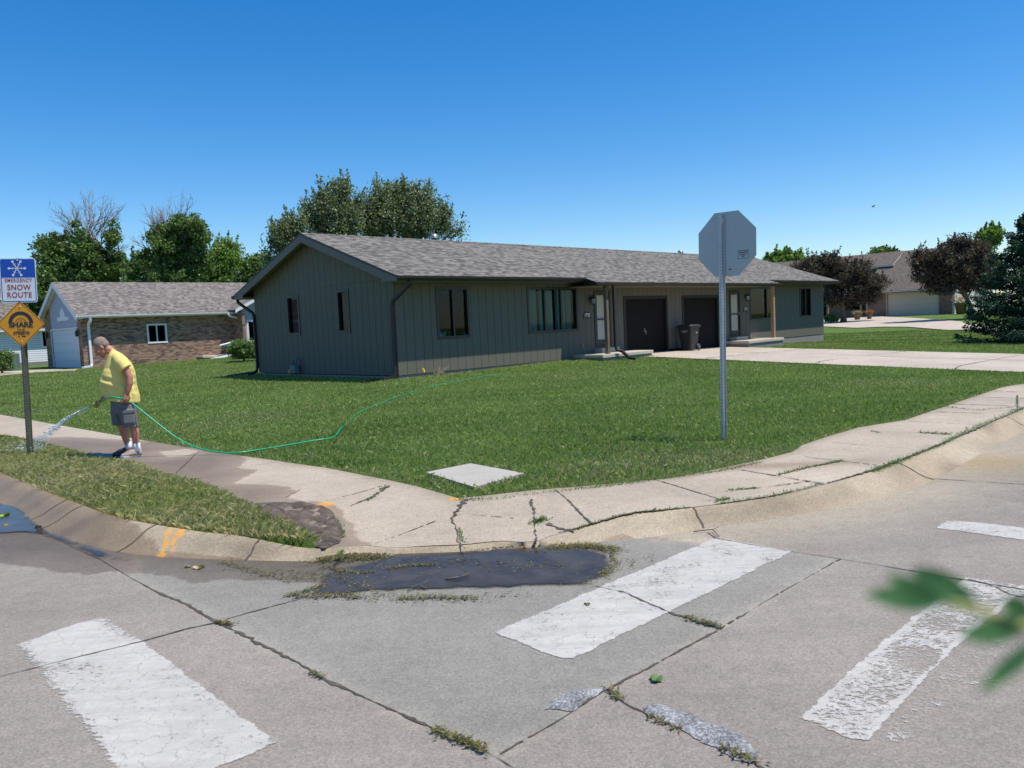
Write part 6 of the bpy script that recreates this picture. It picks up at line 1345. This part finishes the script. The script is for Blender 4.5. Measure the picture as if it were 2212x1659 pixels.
# ================================================================== THE MAN
MN=empty('person',(MANP[0],MANP[1],.004),MROT,'man in a yellow T-shirt and grey cargo shorts, head bowed, spraying water with a hose','person')
MN.scale=(MSX,1,1)
def vox(o, size, smooth=4, fac=.5):
    m=o.modifiers.new('remesh','REMESH'); m.mode='VOXEL'; m.voxel_size=size; m.use_smooth_shade=True
    if smooth: s=o.modifiers.new('smooth','SMOOTH'); s.iterations=smooth; s.factor=fac
    return o
def ering(c, rx, ry, tilt=0, n=24, sq=1.0):
    c=Vector(c); out=[]
    for k in range(n):
        a=2*pi*k/n; x=cos(a); y=sin(a)
        x=math.copysign(abs(x)**sq,x)*rx; y=math.copysign(abs(y)**sq,y)*ry
        out.append((c.x+x*cos(tilt), c.y+y, c.z+x*sin(tilt)))
    return out
# ---- one continuous body
b=MB()
# legs (near = left leg, -y)
b.tube([(.0,-.08,.74),(.03,-.105,.62),(.055,-.11,.47),(.06,-.11,.42),(.085,-.115,.32),(.09,-.115,.20),(.098,-.115,.10),(.10,-.115,.06)],[.080,.080,.064,.060,.062,.047,.038,.040],16)
b.tube([(-.05,.08,.74),(-.09,.10,.62),(-.095,.105,.47),(-.09,.105,.42),(-.06,.11,.32),(-.045,.115,.21),(-.02,.12,.11),(-.015,.12,.07)],[.095,.085,.064,.060,.062,.047,.038,.040],16)
for hx_,hy in ((.10,-.115),(-.015,.12)): b.ell((hx_-.06,hy,.055),(.12,.042,.04))
b.loft([ering((-.03,0,.70),.15,.16),ering((-.04,0,.82),.17,.165),ering((-.06,0,.95),.19,.17),ering((-.06,0,1.08),.17,.165),ering((-.06,0,1.2),.14,.17),ering((-.055,0,1.30),.11,.17,-.2),ering((-.065,0,1.37),.08,.10,-.3)])
b.tube([(-.085,0,1.30),(-.115,0,1.375),(-.15,0,1.425),(-.20,0,1.45)],[.080,.066,.060,.060],16)
# head
hc=Vector((-.262,0,1.462)); RH=Matrix.Rotation(R(-42),3,'Y')     # local: face -x, crown +z
hp=lambda x,y,z: tuple(hc+RH@Vector((x,y,z)))
b.ell(hp(.015,0,.03),(.098,.077,.092),rot=RH); b.ell(hp(-.03,0,-.02),(.066,.064,.088),rot=RH); b.ell(hp(-.045,0,-.072),(.042,.048,.036),rot=RH)
b.ell(hp(-.075,0,-.098),(.022,.028,.018),rot=RH); b.tube([hp(-.088,0,.022),hp(-.108,0,-.010),hp(-.121,0,-.030),hp(-.10,0,-.036)],[.010,.013,.015,.010],8)
b.ell(hp(-.084,0,.034),(.014,.055,.010),rot=RH); b.ell(hp(-.091,0,-.060),(.012,.026,.007),rot=RH); b.ell(hp(-.089,0,-.075),(.011,.022,.007),rot=RH)
for s_ in (-1,1):
    b.ell(hp(-.082,s_*.031,.012),(.010,.014,.009),rot=RH); b.ell(hp(-.052,s_*.05,-.022),(.028,.02,.024),rot=RH)
    b.ell(hp(.012,s_*.078,-.008),(.018,.010,.033),rot=RH)
b.tube([hp(.05,0,-.03),hp(.03,0,-.08),(-.17,0,1.40)],[.06,.055,.06],12)
# arms
b.tube([(-.04,-.13,1.31),(-.02,-.20,1.27),(.04,-.235,1.15),(.075,-.25,1.06),(.07,-.255,.98),(.045,-.255,.89),(.028,-.25,.845)],[.06,.058,.052,.046,.046,.034,.028],14)
b.tube([(-.06,.13,1.31),(-.06,.20,1.27),(-.10,.25,1.12),(-.14,.27,.99),(-.20,.25,.90),(-.28,.19,.80),(-.325,.155,.755)],[.06,.058,.050,.046,.044,.034,.027],14)
def hand(b, wrist, dirv, palm_n, thumb_s, grip=1.0, s=1.0):
    """wrist point, direction to the knuckles, normal the fingers curl towards, side the thumb leaves from"""
    w=Vector(wrist); d=Vector(dirv).normalized(); n=Vector(palm_n); n=(n-d*n.dot(d)).normalized(); t=d.cross(n)*thumb_s
    P=lambda a,c,e: tuple(w+(d*a+t*c+n*e)*s)
    b.loft([[P(a,cos(q)*r1,sin(q)*r2) for q in [k*pi/6 for k in range(12)]] for a,r1,r2 in ((-.01,.026,.020),(.03,.036,.020),(.065,.042,.018),(.088,.040,.015))])
    for k,(off,l) in enumerate(((.030,.040),(.010,.045),(-.011,.042),(-.030,.034))):
        pts=[P(.075,off,0),P(.092,off*1.05,.002)]; a=0; x=.092; z=.002
        for seg,f in ((l,.95),(l*.7,1.25),(l*.55,1.0)):
            a+=f*grip; x+=cos(a)*seg; z+=sin(a)*seg; pts.append(P(x,off*1.05,z))
        b.tube(pts,[.0098,.0098,.0090,.0084,.0070],8)
    b.tube([P(.015,.026,.006),P(.045,.050,.018),P(.068,.048,.040),P(.082,.034,.054)],[.0135,.0125,.0105,.0085],8)
hand(b,(.026,-.25,.845),(-.25,-.05,-1),(-.2,1,.1),1,1.05)
hand(b,(-.325,.155,.755),(-.85,-.35,-.25),(.25,-.3,-1),-1,1.05)
body=b.build('body',M_SKIN,MN,uv=False); vox(body,.0055,3,.4)
# ---- hair: cropped cap over the crown, back and sides
b=MB(); b.ell(hp(.028,0,.042),(.098,.080,.094),rot=RH,n=20,k=14); b.ell(hp(.055,0,.005),(.068,.074,.07),rot=RH); hair=b.build('hair',M_HAIR,MN,uv=False)
# keep only what is above and behind the hairline
me=hair.data; import bmesh
bm=bmesh.new(); bm.from_mesh(me); IR=RH.inverted(); dl=[]
for f in bm.faces:
    c=IR@(f.calc_center_median()-hc)
    if c.x<-.055+ (c.z-.08)*-.4 or (c.z<-.0 and c.x<.03) or c.z<-.055: dl.append(f)
bmesh.ops.delete(bm,geom=dl,context='FACES'); bm.to_mesh(me); bm.free()
m_=hair.modifiers.new('thick','SOLIDIFY'); m_.thickness=.002; m_.offset=0
# ---- T-shirt
b=MB(); prof_=[(.735,-.250,.172,.200),(.80,-.262,.180,.200),(.865,-.298,.172,.206),(.935,-.322,.162,.210),(1.0,-.328,.158,.211),(1.06,-.316,.154,.210),(1.12,-.290,.150,.207),(1.18,-.252,.138,.205),(1.24,-.226,.118,.205),(1.29,-.200,.092,.200),(1.330,-.184,.085,.185),(1.365,-.170,.062,.138),(1.392,-.158,.034,.100),(1.412,-.152,.010,.082)]
rings=[]
_pz=np.array(prof_); _zz=np.r_[np.arange(.735,1.40,.0175),1.412]; prof_=[(z,*[float(np.interp(z,_pz[:,0],_pz[:,c])) for c in (1,2,3)]) for z in _zz]
for k,(z,f,bk,ry) in enumerate(prof_):
    tilt=-.0 if z<1.25 else -.5*(z-1.25)/.15
    r_=ering(((f+bk)/2,0,z),(bk-f)/2,ry,tilt,48,.92); rr_=[]
    for j,(x,y,zz) in enumerate(r_):
        a=2*pi*j/48; hem=max(0,(1.0-z)/.26)
        fold=.012*hem*sin(a*9+z*9)+.012*hem*sin(a*4+1)+.010*math.exp(-((z-.97)/.16)**2)*sin(z*46+a*3.2)*max(0,sin(a-pi+.5))+.006*sin(a*3+z*13)
        wr=.0035*math.exp(-((y+.17)/.12)**2)*sin(z*75+x*18)*(0.82<z<1.2)
        q=1+fold/.2+wr/.2; cx=(f+bk)/2; rr_.append((cx+(x-cx)*q,y*q,zz+(.030*hem*cos(a)*-1 if z<.76 else 0)))
    rings.append(rr_)
b.loft(rings)
for s_,sl_ in ((-1,[(-.07,-.10,1.325),(-.055,-.17,1.315),(-.02,-.215,1.26),(.035,-.240,1.172)]),(1,[(-.08,.10,1.325),(-.07,.17,1.315),(-.08,.22,1.24),(-.115,.262,1.12)])):
    b.tube(sl_,[.075,.083,.086,.088],18)
sh=b.build('t_shirt',M_SHIRT,MN,uv=False); vox(sh,.008,4,.45)
b=MB(); b.loft([ering((-.09,0,1.392),.078,.082,-.52,28),ering((-.092,0,1.402),.070,.074,-.52,28)],caps=False); b.build('collar',M_SHIRT,MN,uv=False)
# ---- cargo shorts with pockets
b=MB(); b.loft([ering((-.030,0,.58),.17,.17),ering((-.035,0,.68),.175,.185),ering((-.035,0,.80),.17,.18)])
def leg(c0,c1,c2,m=1):
    rr_=[]
    for k,(z,cx,cy,rx,ry) in enumerate((c0,c1,c2)): rr_.append([(x+.006*sin(j*1.3+z*20),y+.005*sin(j*1.9+z*30),zz) for j,(x,y,zz) in enumerate(ering((cx,cy,z),rx,ry,0,28,.85))])
    b.loft(rr_)
leg((.70,-.0,-.095,.125,.10),(.55,.015,-.11,.115,.105),(.395,.035,-.115,.102,.095))
leg((.70,-.09,.095,.125,.10),(.55,-.105,.105,.108,.10),(.415,-.115,.11,.098,.09))
b.bbox(-.055,.105,-.224,-.18,.455,.60,.012); b.bbox(-.06,.11,-.228,-.18,.595,.635,.008)
so_=b.build('shorts',M_SHORTS,MN,uv=False); vox(so_,.0075,2,.4)
b=MB(); b.bbox(-.056,.106,-.2305,-.222,.597,.633,.003); b.build('pocket_flap',M_SHORTS,MN,uv=False)
# ---- socks and shoes
for (x,y,nm) in ((.099,-.115,'near'),(-.018,.12,'far')):
    b=MB(); b.tube([(x-.004,y,.175),(x,y,.12),(x-.002,y,.07)],[.048,.045,.05],14); b.build('sock',M_SOCK,MN,uv=False)
    b=MB(); pr=[(.060,.022,.035),(.052,.042,.090),(.01,.047,.108),(-.05,.050,.094),(-.11,.053,.070),(-.165,.048,.048),(-.205,.034,.036),(-.222,.014,.024)]
    b.loft([[(x+px_,y+cos(a)*w,.016+max(0,sin(a))*h) for a in [k*2*pi/16 for k in range(16)]] for px_,w,h in pr]); s1=b.build('shoe',M_SHOE if y<0 else simple('dark_shoe',(.05,.05,.05),.7,.1),MN,uv=False)
    b=MB(); out=[(x+.06,y-.02),(x+.06,y+.02),(x+.045,y+.038),(x-.04,y+.042),(x-.12,y+.052),(x-.19,y+.046),(x-.225,y+.02),(x-.230,y),(x-.225,y-.02),(x-.19,y-.046),(x-.12,y-.052),(x-.04,y-.042),(x+.045,y-.038)]
    b.prism(out[::-1],.0,.022); b.build('sole',M_SOCK if y<0 else M_BLACK,s1,uv=False)
